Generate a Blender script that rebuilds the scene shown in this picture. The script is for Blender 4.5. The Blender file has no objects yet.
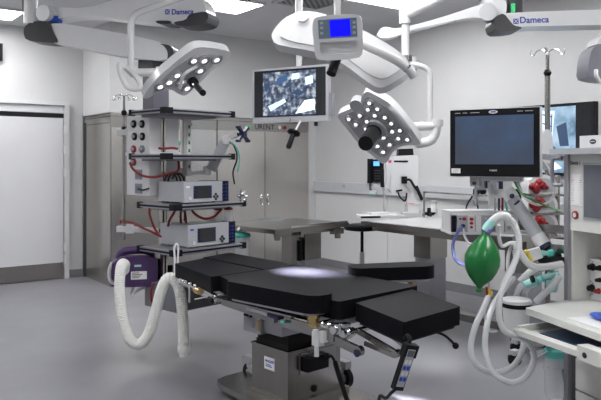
import bpy, bmesh, math, random
from mathutils import Vector, Matrix
random.seed(7)
SC = bpy.context.scene
COL = SC.collection
# ------------------------------------------------------------------ camera
FPX, EYE, YAW = 678.0, 1.55, math.radians(36.4)
R2 = Vector((math.cos(YAW), -math.sin(YAW), 0)); F2 = Vector((math.sin(YAW), math.cos(YAW), 0)); UP = Vector((0, 0, 1))
cam = bpy.data.cameras.new('camera'); co = bpy.data.objects.new('camera', cam); COL.objects.link(co)
co.location = (0, 0, EYE); co.rotation_euler = (math.pi/2, 0, -YAW)
cam.sensor_width = 36; cam.lens = 36*FPX/601; cam.shift_y = -39/601; cam.clip_start = .05
SC.camera = co
def P(px, py, d):                       # a point of the room seen at a pixel, d metres into the room
    return R2*((px-300.5)/FPX*d) + F2*d + UP*(EYE-(py-161)/FPX*d)
def PZ(px, py, z): return P(px, py, FPX*(EYE-z)/(py-161))
def CV(r, f, z): return R2*r + F2*f + UP*z           # direction in right / forward / up
def rnd(p, q=.22, n=1):                 # round an outline by cutting its corners
    for _ in range(n):
        o = []
        for i in range(len(p)):
            a, b = p[i], p[(i+1) % len(p)]
            o += [(a[0]+(b[0]-a[0])*q, a[1]+(b[1]-a[1])*q), (b[0]-(b[0]-a[0])*q, b[1]-(b[1]-a[1])*q)]
        p = o
    return p
def PL(px, py, P0, n):                  # where the sight line meets a real plane
    ray = P(px, py, 1)-Vector((0, 0, EYE)); o = Vector((0, 0, EYE))
    return o + ray*((P0-o).dot(n)/ray.dot(n))
# ------------------------------------------------------------------ materials
MATS = {}
def mat(name, col, rough=.5, metal=0, var=.06, scale=12, bump=0, emit=0, trans=0, stretch=None, ecol=None, alpha=1, coat=0, spec=.5):
    m = bpy.data.materials.new(name); m.use_nodes = True
    nt = m.node_tree; b = nt.nodes['Principled BSDF']
    tc = nt.nodes.new('ShaderNodeTexCoord'); mp = nt.nodes.new('ShaderNodeMapping'); nz = nt.nodes.new('ShaderNodeTexNoise')
    nz.inputs['Scale'].default_value = scale; nz.inputs['Detail'].default_value = 3
    if stretch: mp.inputs['Scale'].default_value = stretch
    nt.links.new(tc.outputs['Object'], mp.inputs['Vector']); nt.links.new(mp.outputs['Vector'], nz.inputs['Vector'])
    cr = nt.nodes.new('ShaderNodeValToRGB')
    c = Vector(col); cr.color_ramp.elements[0].position = .3; cr.color_ramp.elements[1].position = .7
    cr.color_ramp.elements[0].color = (*(c*(1-var)), 1); cr.color_ramp.elements[1].color = (*[min(1, x*(1+var)) for x in c], 1)
    nt.links.new(nz.outputs['Fac'], cr.inputs['Fac']); nt.links.new(cr.outputs['Color'], b.inputs['Base Color'])
    b.inputs['Roughness'].default_value = rough; b.inputs['Metallic'].default_value = metal
    if trans: b.inputs['Transmission Weight'].default_value = trans; b.inputs['IOR'].default_value = 1.15
    b.inputs['Specular IOR Level'].default_value = spec
    if coat: b.inputs['Coat Weight'].default_value = coat
    if alpha < 1: b.inputs['Alpha'].default_value = alpha
    if emit:
        b.inputs['Emission Color'].default_value = (*(ecol or col), 1); b.inputs['Emission Strength'].default_value = emit
    if bump:
        bp = nt.nodes.new('ShaderNodeBump'); bp.inputs['Strength'].default_value = bump; bp.inputs['Distance'].default_value = .002
        nt.links.new(nz.outputs['Fac'], bp.inputs['Height']); nt.links.new(bp.outputs['Normal'], b.inputs['Normal'])
    MATS[name] = m; return m
WALL = mat('painted_wall', (.56, .56, .565), .45, var=.015, scale=3)
PANEL = mat('wall_panel', (.62, .62, .625), .3, var=.015, scale=3)
CEIL = mat('ceiling_paint', (.60, .60, .615), .55, var=.02, scale=4)
FLOOR = mat('vinyl_floor', (.205, .204, .226), .33, var=.07, scale=2.2)
BASEB = mat('vinyl_skirting', (.20, .20, .215), .4, var=.05)
DOORM = mat('door_laminate', (.60, .60, .62), .35, var=.012, scale=3)
STEEL = mat('brushed_steel', (.60, .575, .545), .25, 1, var=.05, scale=8, stretch=(14, 14, .25))
STEELH = mat('brushed_steel_sheet', (.38, .37, .355), .24, 1, var=.06, scale=6, stretch=(.6, 9, 9))
CHROME = mat('polished_chrome', (.72, .72, .72), .14, 1, var=.03)
BRASS = mat('brass_fitting', (.62, .46, .22), .25, 1, var=.08)
ALU = mat('grey_aluminium', (.38, .38, .41), .35, .7, var=.04)
WHITE = mat('white_plastic', (.66, .66, .67), .32, var=.015)
WHITEM = mat('white_enamel', (.66, .66, .675), .25, var=.01, coat=.2)
CREAM = mat('offwhite_enamel', (.66, .66, .63), .35, var=.02)
LGREY = mat('light_grey_plastic', (.40, .41, .44), .4, var=.03)
MGREY = mat('mid_grey_plastic', (.19, .19, .22), .45, var=.04)
DGREY = mat('dark_grey_plastic', (.04, .04, .047), .45, var=.06)
BLACK = mat('black_plastic', (.010, .010, .012), .38, var=.1, spec=.15)
RUBBER = mat('black_rubber', (.014, .014, .015), .7, var=.1, spec=.25)
PAD = mat('black_upholstery', (.0075, .0075, .010), .42, var=.15, scale=40, bump=.12, spec=.045)
PURPLE = mat('purple_plastic', (.055, .024, .098), .4, var=.08)
NAVY = mat('navy_plastic', (.010, .013, .060), .4, var=.08)
DKNAVY = mat('dark_navy_stripe', (.008, .009, .022), .4, var=.05, spec=.2)
ARMM = mat('pale_grey_enamel', (.76, .76, .775), .3, var=.01, coat=.15)
KEYBLUE = mat('key_blue_plastic', (.015, .03, .20), .4)
BLUE = mat('blue_plastic', (.02, .09, .55), .35, var=.08)
RED = mat('red_rubber', (.22, .008, .012), .35, var=.08)
STEELD = mat('dark_brushed_steel', (.33, .315, .295), .27, 1, var=.06, scale=8, stretch=(14, 14, .25))
REDP = mat('red_plastic', (.27, .010, .014), .35, var=.1)
TEAL = mat('teal_plastic', (.08, .50, .44), .35, var=.06)
TEALC = mat('pale_teal_plastic', (.33, .62, .60), .3, var=.06)
GREEN = mat('green_latex', (.006, .155, .032), .3, var=.15, scale=10, bump=.1)
GREENT = mat('green_tube', (.03, .20, .06), .4, var=.05)
YELLOW = mat('yellow_plastic', (.75, .58, .03), .4, var=.04)
VIOLET = mat('violet_plastic', (.22, .12, .55), .4, var=.05)
PINK = mat('magenta_print', (.60, .05, .20), .4, var=.05)
HOSEW = mat('white_hose', (.80, .80, .77), .5, var=.03, scale=30)
HOSEC = mat('translucent_hose', (.74, .75, .77), .3, var=.03, scale=30, alpha=.72)
CLEAR = mat('clear_plastic', (.80, .83, .84), .12, var=.02, alpha=.5)
LOGO = mat('blue_lettering', (.02, .06, .42), .4, var=.03)
INK = mat('dark_lettering', (.03, .03, .035), .5, var=.05)
GPRINT = mat('grey_lettering', (.55, .55, .57), .5, var=.05)
PAPER = mat('white_paper', (.80, .80, .80), .6, var=.02)
BPAPER = mat('dark_blue_sheet', (.012, .04, .095), .3, var=.3, scale=8)
LIGHTM = mat('luminous_panel', (1, 1, 1), .5, emit=24)
LED = mat('lit_led_lens', (1, 1, 1), .2, emit=1.3)
SOCK = mat('lavender_grey_plastic', (.24, .25, .32), .45, var=.04)
SHELFM = mat('shelf_grey', (.20, .20, .22), .4, .3, var=.04)
COLM = mat('column_grey', (.17, .165, .205), .4, .2, var=.04)
LENS = mat('lamp_lens_ring', (.55, .55, .57), .15, .6, var=.05)
SBLUE = mat('blue_lit_screen', (.0, .0, .8), .3, emit=1.0, ecol=(0, .0, 1))
SPALE = mat('pale_blue_lit_screen', (.1, .35, .8), .3, emit=1.0, ecol=(.15, .5, 1))
SDARK = mat('dark_screen_glass', (.022, .023, .027), .12, var=.1)
SGREY = mat('grey_screen_glass', (.13, .135, .16), .25, var=.06)
GLED = mat('green_indicator', (.0, .35, .10), .3, emit=.5, ecol=(0, .5, .12))
BEDGE = mat('control_panel_glass', (.16, .22, .28), .2, var=.05)
def screen_mat(name, stops, scale, emit, kind='noise', gradz=None):
    m = bpy.data.materials.new(name); m.use_nodes = True; nt = m.node_tree; b = nt.nodes['Principled BSDF']
    tc = nt.nodes.new('ShaderNodeTexCoord')
    if kind == 'noise':
        t = nt.nodes.new('ShaderNodeTexNoise'); t.inputs['Scale'].default_value = scale; t.inputs['Detail'].default_value = 5; out = t.outputs['Fac']
    else:
        t = nt.nodes.new('ShaderNodeTexVoronoi'); t.inputs['Scale'].default_value = scale; out = t.outputs['Color']
    nt.links.new(tc.outputs['Object'], t.inputs['Vector'])
    cr = nt.nodes.new('ShaderNodeValToRGB'); e = cr.color_ramp.elements
    while len(e) < len(stops): e.new(.5)
    for i, (p, c) in enumerate(stops): e[i].position = p; e[i].color = (*c, 1)
    nt.links.new(out, cr.inputs['Fac']); nt.links.new(cr.outputs['Color'], b.inputs['Emission Color'])
    b.inputs['Base Color'].default_value = (.02, .02, .02, 1); b.inputs['Roughness'].default_value = .3; b.inputs['Emission Strength'].default_value = emit
    return m
SPIC = screen_mat('live_picture', [(.36, (.012, .02, .05)), (.46, (.06, .09, .17)), (.53, (.20, .25, .34)), (.60, (.48, .55, .62)), (.72, (.72, .77, .82))], 26, .9)
SPICB = screen_mat('live_picture_blue', [(.30, (.05, .12, .22)), (.45, (.30, .48, .66)), (.60, (.50, .68, .84)), (.8, (.62, .78, .90))], 5, 1.0)
SMON = screen_mat('monitor_glow', [(.35, (.045, .055, .085)), (.55, (.045, .085, .17)), (.75, (.06, .14, .30))], 3.2, .75)
# ------------------------------------------------------------------ mesh builder
def frame(z, x=None):                   # rotation whose Z is z
    z = Vector(z).normalized(); a = Vector(x) if x is not None else (Vector((0, 0, 1)) if abs(z.z) < .95 else Vector((1, 0, 0)))
    if x is None: xx = a.cross(z).normalized()
    else: xx = (a - z*a.dot(z)).normalized()
    yy = z.cross(xx); return Matrix((xx, yy, z)).transposed()
def catmull(p, n=6):
    p = [Vector(q) for q in p]
    if len(p) < 3: return p
    e = [p[0]*2-p[1]] + p + [p[-1]*2-p[-2]]; o = []
    for i in range(1, len(e)-2):
        a, b, c, d = e[i-1:i+3]
        for k in range(n):
            t = k/n; o.append(.5*((2*b)+(c-a)*t+(2*a-5*b+4*c-d)*t*t+(3*b-a-3*c+d)*t**3))
    o.append(p[-1]); return o
class MB:
    def __init__(s): s.bm = bmesh.new(); s.mi = 0
    def _fin(s, f0):
        for f in s.bm.faces:
            if f.index == -1 or f not in f0: pass
    def faces(s, vs, fs):
        v = [s.bm.verts.new(q) for q in vs]
        o = []
        for f in fs:
            try: q = s.bm.faces.new([v[i] for i in f]); q.material_index = s.mi; o.append(q)
            except ValueError: pass
        return v, o
    def _bev(s, fs, bev, seg=2):
        if bev > 0:
            es = list({e for f in fs for e in f.edges if e.calc_length() > 1e-6 and len(e.link_faces) == 2 and e.calc_face_angle(0) > .5})
            r = bmesh.ops.bevel(s.bm, geom=es, offset=bev, segments=seg, affect='EDGES', profile=.5, clamp_overlap=True)
            for f in r['faces']: f.material_index = s.mi
    def box(s, c, size, bev=0, rz=0, rot=None, seg=2):
        c = Vector(c); h = Vector(size)/2; M = rot if rot is not None else Matrix.Rotation(rz, 3, 'Z')
        vs = [c + M @ Vector((h.x*x, h.y*y, h.z*z)) for z in (-1, 1) for y in (-1, 1) for x in (-1, 1)]
        _, f = s.faces(vs, [(0, 2, 3, 1), (4, 5, 7, 6), (0, 1, 5, 4), (2, 6, 7, 3), (0, 4, 6, 2), (1, 3, 7, 5)])
        s._bev(f, bev, seg); return s
    def span(s, a, b, bev=0, seg=2):
        a = Vector(a); b = Vector(b); return s.box((a+b)/2, [abs(q) for q in (b-a)], bev, seg=seg)
    def bar(s, p0, p1, w, h, bev=0):     # rectangular bar from p0 to p1, w sideways, h up
        p0 = Vector(p0); p1 = Vector(p1); z = (p1-p0); side = z.cross(UP)
        if side.length < 1e-5: side = Vector((1, 0, 0))
        return s.box((p0+p1)/2, (w, h, z.length), bev, rot=frame(z, side))
    def cyl(s, p0, p1, r0, r1=None, seg=18, bev=0):
        p0 = Vector(p0); p1 = Vector(p1); r1 = r0 if r1 is None else r1; M = frame(p1-p0)
        n = seg; vs = []
        for p, r in ((p0, r0), (p1, r1)):
            for k in range(n):
                a = 2*math.pi*k/n; vs.append(p + M @ Vector((r*math.cos(a), r*math.sin(a), 0)))
        fs = [(k, (k+1) % n, n+(k+1) % n, n+k) for k in range(n)] + [tuple(range(n-1, -1, -1)), tuple(range(n, 2*n))]
        _, f = s.faces(vs, fs)
        if bev: s._bev(f[-2:], bev)
        return s
    def lathe(s, prof, o=(0, 0, 0), axis=(0, 0, 1), seg=24):
        o = Vector(o); M = frame(axis); vs = []; n = seg
        for r, z in prof:
            for k in range(n):
                a = 2*math.pi*k/n; vs.append(o + M @ Vector((max(r, 1e-4)*math.cos(a), max(r, 1e-4)*math.sin(a), z)))
        fs = []
        for i in range(len(prof)-1):
            fs += [(i*n+k, i*n+(k+1) % n, (i+1)*n+(k+1) % n, (i+1)*n+k) for k in range(n)]
        fs += [tuple(range(n-1, -1, -1)), tuple(range((len(prof)-1)*n, len(prof)*n))]
        s.faces(vs, fs); return s
    def tube(s, pts, r, seg=10, smooth=6, ribs=0):
        p = catmull(pts, smooth) if smooth else [Vector(q) for q in pts]
        if ribs:                         # corrugated: resample and let the radius ripple
            L = [0]
            for a, b in zip(p, p[1:]): L.append(L[-1]+(b-a).length)
            n = int(L[-1]/ribs*4); q = []; j = 0
            for i in range(n+1):
                t = L[-1]*i/n
                while j < len(L)-2 and L[j+1] < t: j += 1
                w = (t-L[j])/max(1e-9, L[j+1]-L[j]); q.append(p[j].lerp(p[j+1], min(1, w)))
            p = q
        N = len(p); vs = []; up = None
        for i, c in enumerate(p):
            t = (p[min(i+1, N-1)]-p[max(i-1, 0)]).normalized()
            if up is None: up = frame(t) @ Vector((1, 0, 0))
            up = (up - t*up.dot(t)); up = up.normalized() if up.length > 1e-6 else frame(t) @ Vector((1, 0, 0))
            b = t.cross(up); rr = r(i/(N-1)) if callable(r) else r
            if ribs: rr *= (1.0, .95, .88, .95)[i % 4]
            for k in range(seg):
                a = 2*math.pi*k/seg; vs.append(c + up*(rr*math.cos(a)) + b*(rr*math.sin(a)))
        fs = [(i*seg+k, i*seg+(k+1) % seg, (i+1)*seg+(k+1) % seg, (i+1)*seg+k) for i in range(N-1) for k in range(seg)]
        fs += [tuple(range(seg-1, -1, -1)), tuple(range((N-1)*seg, N*seg))]
        s.faces(vs, fs); return s
    def ball(s, c, r, seg=16, M=None):
        c = Vector(c); r = (r, r, r) if not hasattr(r, '__len__') else r; n = seg; m = seg//2; vs = []; M = M or Matrix.Identity(3)
        for i in range(m+1):
            t = math.pi*i/m
            for k in range(n):
                a = 2*math.pi*k/n; q = max(math.sin(t), 1e-3); vs.append(c + M @ Vector((r[0]*q*math.cos(a), r[1]*q*math.sin(a), -r[2]*math.cos(t))))
        fs = [(i*n+k, i*n+(k+1) % n, (i+1)*n+(k+1) % n, (i+1)*n+k) for i in range(m) for k in range(n)]
        fs += [tuple(range(n-1, -1, -1)), tuple(range(m*n, (m+1)*n))]
        s.faces(vs, fs); return s
    def slab(s, pts, n, t, bev=0, seg=2):  # polygon extruded by t along n
        pts = [Vector(p) for p in pts]; n = Vector(n).normalized(); k = len(pts)
        c = sum(((pts[i]-pts[0]).cross(pts[(i+1) % k]-pts[0]) for i in range(k)), Vector())
        if c.dot(n) < 0: pts = pts[::-1]
        vs = pts + [p+n*t for p in pts]
        fs = [tuple(range(k-1, -1, -1)), tuple(range(k, 2*k))] + [(i, (i+1) % k, k+(i+1) % k, k+i) for i in range(k)]
        _, f = s.faces(vs, fs); s._bev(f, bev, seg); return s
    def quad(s, a, b, c, d): s.faces([Vector(q) for q in (a, b, c, d)], [(0, 1, 2, 3)]); return s
    def build(s, name, m, parent=None, loc=None, world=False, sharp=35):
        me = bpy.data.meshes.new(name); bmesh.ops.recalc_face_normals(s.bm, faces=s.bm.faces)
        T = None
        if parent is not None and world: T = XF[root_of(parent).name].inverted()
        elif parent is None and loc is not None: T = Matrix.Translation(-Vector(loc))
        if T is not None: bmesh.ops.transform(s.bm, matrix=T, verts=s.bm.verts)
        s.bm.to_mesh(me); s.bm.free()
        for p in me.polygons: p.use_smooth = True
        me.set_sharp_from_angle(angle=math.radians(sharp))
        for q in (m if isinstance(m, (list, tuple)) else [m]): me.materials.append(q)
        o = bpy.data.objects.new(name, me); COL.objects.link(o)
        if parent is not None: o.parent = parent
        elif loc is not None: o.location = loc
        XF[o.name] = Matrix.Translation(loc) if loc is not None else Matrix.Identity(4)
        return o
XF = {}
def root_of(o):
    while o.parent: o = o.parent
    return o
def tag(o, label=None, cat=None, group=None, kind=None):
    for k, v in (('label', label), ('category', cat), ('group', group), ('kind', kind)):
        if v: o[k] = v
    return o
def thing(name, label, cat, loc=(0, 0, 0), rz=0, group=None):
    o = bpy.data.objects.new(name, None); COL.objects.link(o); o.location = loc; o.rotation_euler = (0, 0, rz); o.empty_display_size = .1
    XF[o.name] = Matrix.Translation(Vector(loc)) @ Matrix.Rotation(rz, 4, 'Z')
    return tag(o, label, cat, group)
def solo(m, name, mtl, label, cat, loc, group=None, sharp=35):
    return tag(m.build(name, mtl, None, loc=loc, sharp=sharp), label, cat, group)
def struct(m, name, mtl, parent=None):
    o = m.build(name, mtl, parent)
    return tag(o, kind='structure') if parent is None else o
def lettering(string, size, mtl, parent, org, xd, yd, name='lettering', bold=0, center=False, world=True):
    c = bpy.data.curves.new('t', 'FONT'); c.body = string; c.size = size; c.extrude = .0006; c.offset = bold
    if center: c.align_x = 'CENTER'; c.align_y = 'CENTER'
    o = bpy.data.objects.new('t', c); COL.objects.link(o); dg = bpy.context.evaluated_depsgraph_get()
    me = bpy.data.meshes.new_from_object(o.evaluated_get(dg)); bpy.data.objects.remove(o)
    xd = Vector(xd).normalized(); zd = xd.cross(Vector(yd)).normalized(); yd = zd.cross(xd)
    M = Matrix((xd, yd, zd)).transposed().to_4x4(); M.translation = Vector(org)
    if world: M = XF[root_of(parent).name].inverted() @ M
    me.transform(M); me.name = name; me.materials.clear(); me.materials.append(mtl)
    q = bpy.data.objects.new(name, me); COL.objects.link(q); q.parent = parent; return q
def copy_tree(o, parent=None):
    c = o.copy(); COL.objects.link(c)
    if parent is not None: c.parent = parent; c.matrix_parent_inverse = o.matrix_parent_inverse
    for ch in list(o.children): copy_tree(ch, c)
    return c
# ================================================================== the room
CZ = 3.27
m = MB(); m.span((-2.5, -2.8, -.1), (6.5, 9.4, 0)); struct(m, 'floor', FLOOR)
m = MB(); m.span((-2.5, -2.8, CZ), (6.5, 9.4, CZ+.1)); struct(m, 'ceiling', CEIL)
m = MB(); m.span((-2.5, 9.09, 0), (3.06, 9.3, CZ)); struct(m, 'wall_left', WALL)
m = MB(); m.span((3.06, 8.10, 2.15), (6.40, 9.3, CZ)); m.span((3.06, 9.12, 0), (6.4, 9.3, 2.15)); m.span((6.125, 8.10, 0), (6.4, 9.12, 2.15)); struct(m, 'wall_back', WALL)
m = MB(); m.span((6.26, -2.8, 0), (6.46, 8.10, CZ)); struct(m, 'wall_right', WALL)
m = MB(); m.span((-2.7, -2.8, 0), (-2.5, 9.3, CZ)); struct(m, 'wall_side', WALL)
m = MB(); m.span((-2.5, -3.0, 0), (6.26, -2.8, CZ)); struct(m, 'wall_rear', WALL)
m = MB(); m.span((2.86, 9.075, 0), (3.055, 9.09, .10)); struct(m, 'baseboard_left', BASEB)
m = MB(); m.span((6.243, -2.8, 0), (6.26, 8.09, .11)); struct(m, 'baseboard_right', BASEB)
m = MB(); m.span((6.13, 8.085, 0), (6.243, 8.10, .11)); struct(m, 'baseboard_back', BASEB)
# lining panels of the right wall (seams show as thin lines)
m = MB()
for y0, y1 in ((6.545, 8.09), (4.9, 6.535), (3.2, 4.89), (.5, 3.19)): m.span((6.252, y0, .11), (6.26, y1, 1.10))
struct(m, 'trim_1', PANEL)
# door: frame, leaf, kick plate, hinges
m = MB(); m.span((1.18, 9.03, 2.28), (2.86, 9.09, 2.33), .004); m.span((2.80, 9.03, 0), (2.86, 9.09, 2.28), .004); m.span((1.18, 9.03, 0), (1.24, 9.09, 2.28), .004)
m.span((1.24, 9.06, 2.18), (2.795, 9.09, 2.272), .003); struct(m, 'trim_2', DOORM)
m = MB(); m.span((1.25, 9.06, .012), (2.788, 9.085, 2.115), .003); d = struct(m, 'door_1', DOORM)
m = MB(); m.span((1.25, 9.054, .012), (2.785, 9.061, .215)); m.build('kick_plate', STEELD, d)
m = MB(); m.span((1.24, 9.07, 2.117), (2.80, 9.088, 2.174)); m.build('overhead_gap', BLACK, d)
for z in (.25, .42, 1.40, 1.70, 1.97):
    m = MB(); m.cyl((2.795, 9.022, z-.055), (2.795, 9.022, z+.055), .013); m.cyl((2.795, 9.022, z-.004), (2.795, 9.022, z+.004), .015)
    m.span((2.79, 9.022, z-.05), (2.825, 9.031, z+.05)); m.build('hinge', WHITE, d)
# black wall display at the left edge
t = thing('wall_display', 'black wall display high on the left wall above the door', 'display', (1.785, 9.09, 2.80))
m = MB(); m.box((0, -.03, .11), (.50, .05, .22), .008); m.build('casing', BLACK, t)
m = MB(); m.box((0, -.058, .11), (.46, .006, .18)); m.build('screen', SDARK, t)
# ceiling lights
def ceiling_light(x0, x1, y0, y1, label):
    t = thing('ceiling_light', label, 'ceiling light', ((x0+x1)/2, (y0+y1)/2, CZ-.03), 0, 'recessed ceiling lights')
    a, b = (x1-x0)/2, (y1-y0)/2; m = MB(); w = .018
    m.span((-a, -b, 0), (a, -b+w, .03)); m.span((-a, b-w, 0), (a, b, .03)); m.span((-a, -b+w, 0), (-a+w, b-w, .03)); m.span((a-w, -b+w, 0), (a, b-w, .03)); m.build('frame', WHITE, t)
    m = MB(); m.span((-a+w, -b+w, .01), (a-w, b-w, .028)); m.build('diffuser', LIGHTM, t)
OUT = 'rectangular ceiling light added out of view to brighten the room'  # unseen panels, added only for the light they give
for x0, x1, y0, y1, l in ((.86, 2.06, 8.06, 8.66, 'rectangular ceiling light in the top left corner, near the door wall'),
        (2.86, 4.06, 6.14, 6.74, 'rectangular ceiling light right of the left lettered boom arm'),
        (4.15, 5.36, 4.85, 5.45, 'rectangular ceiling light at the top, right of the perforated vent'),
        (-1.2, .0, 6.2, 6.8, OUT), (4.3, 5.5, 2.2, 2.8, OUT), (1.6, 2.8, 2.6, 3.2, OUT), (-1.0, .2, 2.6, 3.2, OUT), (2.6, 3.8, .2, .8, OUT), (0, 1.2, -.6, 0, OUT)):
    ceiling_light(x0, x1, y0, y1, l)
t = thing('ceiling_vent', 'perforated grey ceiling vent left of the white screen pole', 'vent', (4.38, 5.76, CZ-.025))
m = MB()
for a, b in (((-.30, -.30), (.30, -.27)), ((-.30, .27), (.30, .30)), ((-.30, -.27), (-.27, .27)), ((.27, -.27), (.30, .27))): m.span((*a, 0), (*b, .025))
m.build('frame', CEIL, t)
PERF = mat('perforated_sheet', (.3, .3, .31), .5)
nt = PERF.node_tree; ck = nt.nodes.new('ShaderNodeTexChecker'); ck.inputs['Scale'].default_value = 24; ck.inputs['Color1'].default_value = (.30, .30, .31, 1); ck.inputs['Color2'].default_value = (.02, .02, .02, 1)
tcn = nt.nodes.new('ShaderNodeTexCoord'); nt.links.new(tcn.outputs['Object'], ck.inputs['Vector']); nt.links.new(ck.outputs['Color'], nt.nodes['Principled BSDF'].inputs['Base Color'])
m = MB(); m.span((-.27, -.27, .0121), (.27, .27, .025)); m.build('perforated_plate', PERF, t)
m = MB(); s = P(117, 16, 7.9); s.z = CZ; m.lathe([(.045, 0), (.04, -.012), (.02, -.016), (.012, -.04)], s); solo(m, 'sprinkler_head', MGREY, 'small grey sprinkler on the ceiling near the left pendant arm', 'sprinkler', s)
# ------------------------------------------------------------------ steel cabinets
def cabinet(x0, x1, label, sign, dots):
    w = x1-x0; t = thing('steel_cabinet', label, 'cabinet', (x0, 8.06, 0), 0, 'pass-through steel cabinets')
    m = MB(); m.span((.004, .06, 0), (w-.004, 1.0, 2.10)); m.build('body', STEEL, t)
    m = MB(); m.span((0, .03, 2.105), (w, 1.0, 2.14), .003); m.build('top_ledge', STEELH, t)
    m = MB(); m.span((.006, .035, 1.975), (w-.006, .06, 2.10), .003); m.build('header_panel', STEELH, t)
    m = MB(); m.span((.02, .045, 0), (w-.02, .06, .07)); m.build('plinth', RUBBER, t)
    m = MB(); m.span((w/2-.0045, .04, .075), (w/2+.0045, .06, 1.965)); m.build('door_gap_shade', RUBBER, t)  # black strip paints the shaded gap between the doors
    if sign: m = MB(); m.span((-.005, .04, .0), (.0055, .06, 2.10)); m.build('side_gap_shade', RUBBER, t)  # dark strip stands in for shade in the seam between cabinets
    if not sign:
        m = MB(); m.span((-.008, .965, 0), (.006, 1.0, 2.06), .002); m.build('corner_strip', DGREY, t)
        m = MB(); m.span((-.004, .03, .0), (.008, .058, 2.10), .002); m.build('edge_strip', STEELH, t)
        m = MB(); m.span((.0, .10, 2.02), (.012, .96, 2.035)); m.build('side_rail', STEELD, t)
    for k in (0, 1):
        a, b = (.006, w/2-.004) if k == 0 else (w/2+.004, w-.006)
        m = MB(); m.span((a, .035, .075), (b, .06, 1.965), .004); dd = m.build('door', STEEL, t)
        hx = b-.05 if k == 0 else a+.05
        m = MB(); m.tube([(hx+.022*math.cos(q), .032, 1.0+.07*math.sin(q)) for q in [i*math.pi/8 for i in range(17)]], .006, 6, 0)
        m.ball((hx, .033, 1.0), (.012, .01, .045)); m.build('handle', CHROME, dd)
    if sign: lettering(sign, .105, INK, t, (x0+w*.42-.05, 8.0935, 2.0), (1, 0, 0), (0, 0, 1), bold=.0006)
    for px, mm, nm in dots:
        m = MB(); m.lathe([(.026, 0), (.026, .012), (.016, .018)], (px, .035, 2.035), (0, -1, 0)); m.build('indicator_'+nm, mm, t)['label'] = nm+' round indicator'
cabinet(3.07, 4.555, 'steel cabinet with plain header, behind the equipment pendant', None, ((.98, WHITE, 'white'), (1.08, REDP, 'red')))
cabinet(4.56, 6.115, 'steel double-door cabinet with dark letters on its header, left of the white corner', 'URENT', ((1.03, WHITE, 'white'), (1.12, REDP, 'red')))
# ------------------------------------------------------------------ right wall
m = MB(); m.span((6.205, .5, 1.10), (6.259, 8.08, 1.245), .006); m.span((6.199, .5, 1.168), (6.206, 8.08, 1.176)); solo(m, 'wall_trunking', mat('trunking_grey', (.50, .515, .545), .35, var=.015), 'white horizontal service trunking along the right wall', 'trunking', (6.26, 4.3, 1.10))
m = MB(); p = Vector((6.199, 7.37, 1.205)); m.lathe([(.03, 0), (.03, .008), (.02, .012)], p, (-1, 0, 0)); tag(m.build('round_socket', LGREY, None, loc=p), 'round grey socket on the trunking near the room corner', 'socket')
# wall television
t = thing('wall_television', 'large black wall television showing a blue-tinted room picture, behind the silver drip pole', 'television', (6.26, 4.22, 1.40))
m = MB(); m.span((-.075, -.625, 0), (-.005, .625, .73), .008); m.build('casing', BLACK, t)
m = MB(); m.span((-.078, -.60, .03), (-.0745, .60, .70)); m.build('panel', SDARK, t)
m = MB(); m.span((-.081, -.43, .03), (-.0775, .59, .70)); pic = m.build('picture', SPICB, t)
m = MB()
def tvq(pts, dx): m.slab([(-.081-dx, y, z) for y, z in pts], (-1, 0, 0), .001)
for pts, k in (([(.0, .60), (-.05, .67), (-.20, .66), (-.17, .35), (-.05, .30)], 0), ([(.22, .25), (.05, .33), (-.28, .08), (-.12, .04)], 1), ([(.15, .45), (.05, .47), (-.30, .22), (-.25, .16)], 2), ([(.5, .12), (.32, .14), (.30, .04), (.5, .04)], 2), ([(-.22, .50), (-.33, .54), (-.36, .30), (-.26, .30)], 2), ([(.45, .45), (.30, .45), (.30, .32), (.45, .32)], 0), ([(.52, .66), (.40, .66), (.40, .56), (.52, .56)], 3)):
    m.mi = k; tvq(pts, .0005*(k+1))
for y0, z0, y1, z1 in ((-.02, .64, -.17, .60), (-.03, .55, -.17, .50), (-.03, .46, -.17, .42), (-.03, .64, -.05, .36), (-.17, .63, -.16, .4)):
    m.mi = 2; dv = Vector((0, y1-y0, z1-z0)); q = Vector((0, -dv.z, dv.y)).normalized()*.006
    a = Vector((-.0835, y0, z0)); b = Vector((-.0835, y1, z1)); m.slab([a+q, b+q, b-q, a-q], (-1, 0, 0), .001)
EM = [mat('picture_tone_'+n, c, .4, emit=1, ecol=c) for n, c in (('pale', (.50, .62, .72)), ('white', (.72, .82, .90)), ('dark', (.02, .04, .08)), ('navy', (.03, .07, .16)))]
m.build('picture_markings', EM, t)
# telephone on the wall
pp = Vector((6.205, 6.89, 1.20)); t = thing('wall_telephone', 'black telephone with a small lit blue screen on the right wall', 'telephone', (6.26, 6.71, 1.27))
m = MB(); m.span((-.055, -.09, .0), (0, .10, .30), .012); m.build('body', BLACK, t)
m = MB(); m.span((-.062, -.065, .215), (-.055, .045, .275)); m.build('screen', SPALE, t)
m = MB(); m.span((-.10, .065, -.02), (-.055, .125, .31), .02); m.build('handset', BLACK, t)
m = MB()
for i in range(3):
    for j in range(4): m.box((-.058, -.055+i*.035, .045+j*.035), (.008, .022, .018), .002)
m.build('keypad', DGREY, t)
m = MB(); m.tube([(-.08, .095, -.01), (-.07, .10, -.10), (-.06, .07, -.17), (-.05, .09, -.10)], .009); m.build('cord', RUBBER, t)
m = MB(); p = Vector((6.20, 6.74, 1.105)); m.span(p+Vector((-.03, -.05, 0)), p+Vector((0, .06, .05)), .005); m.mi = 1; m.span(p+Vector((-.031, -.05, -.004)), p+Vector((0, .06, .005))); tag(m.build('wall_outlet', [WHITE, TEAL], None, loc=p), 'small white outlet with a green edge below the telephone', 'outlet')
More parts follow.
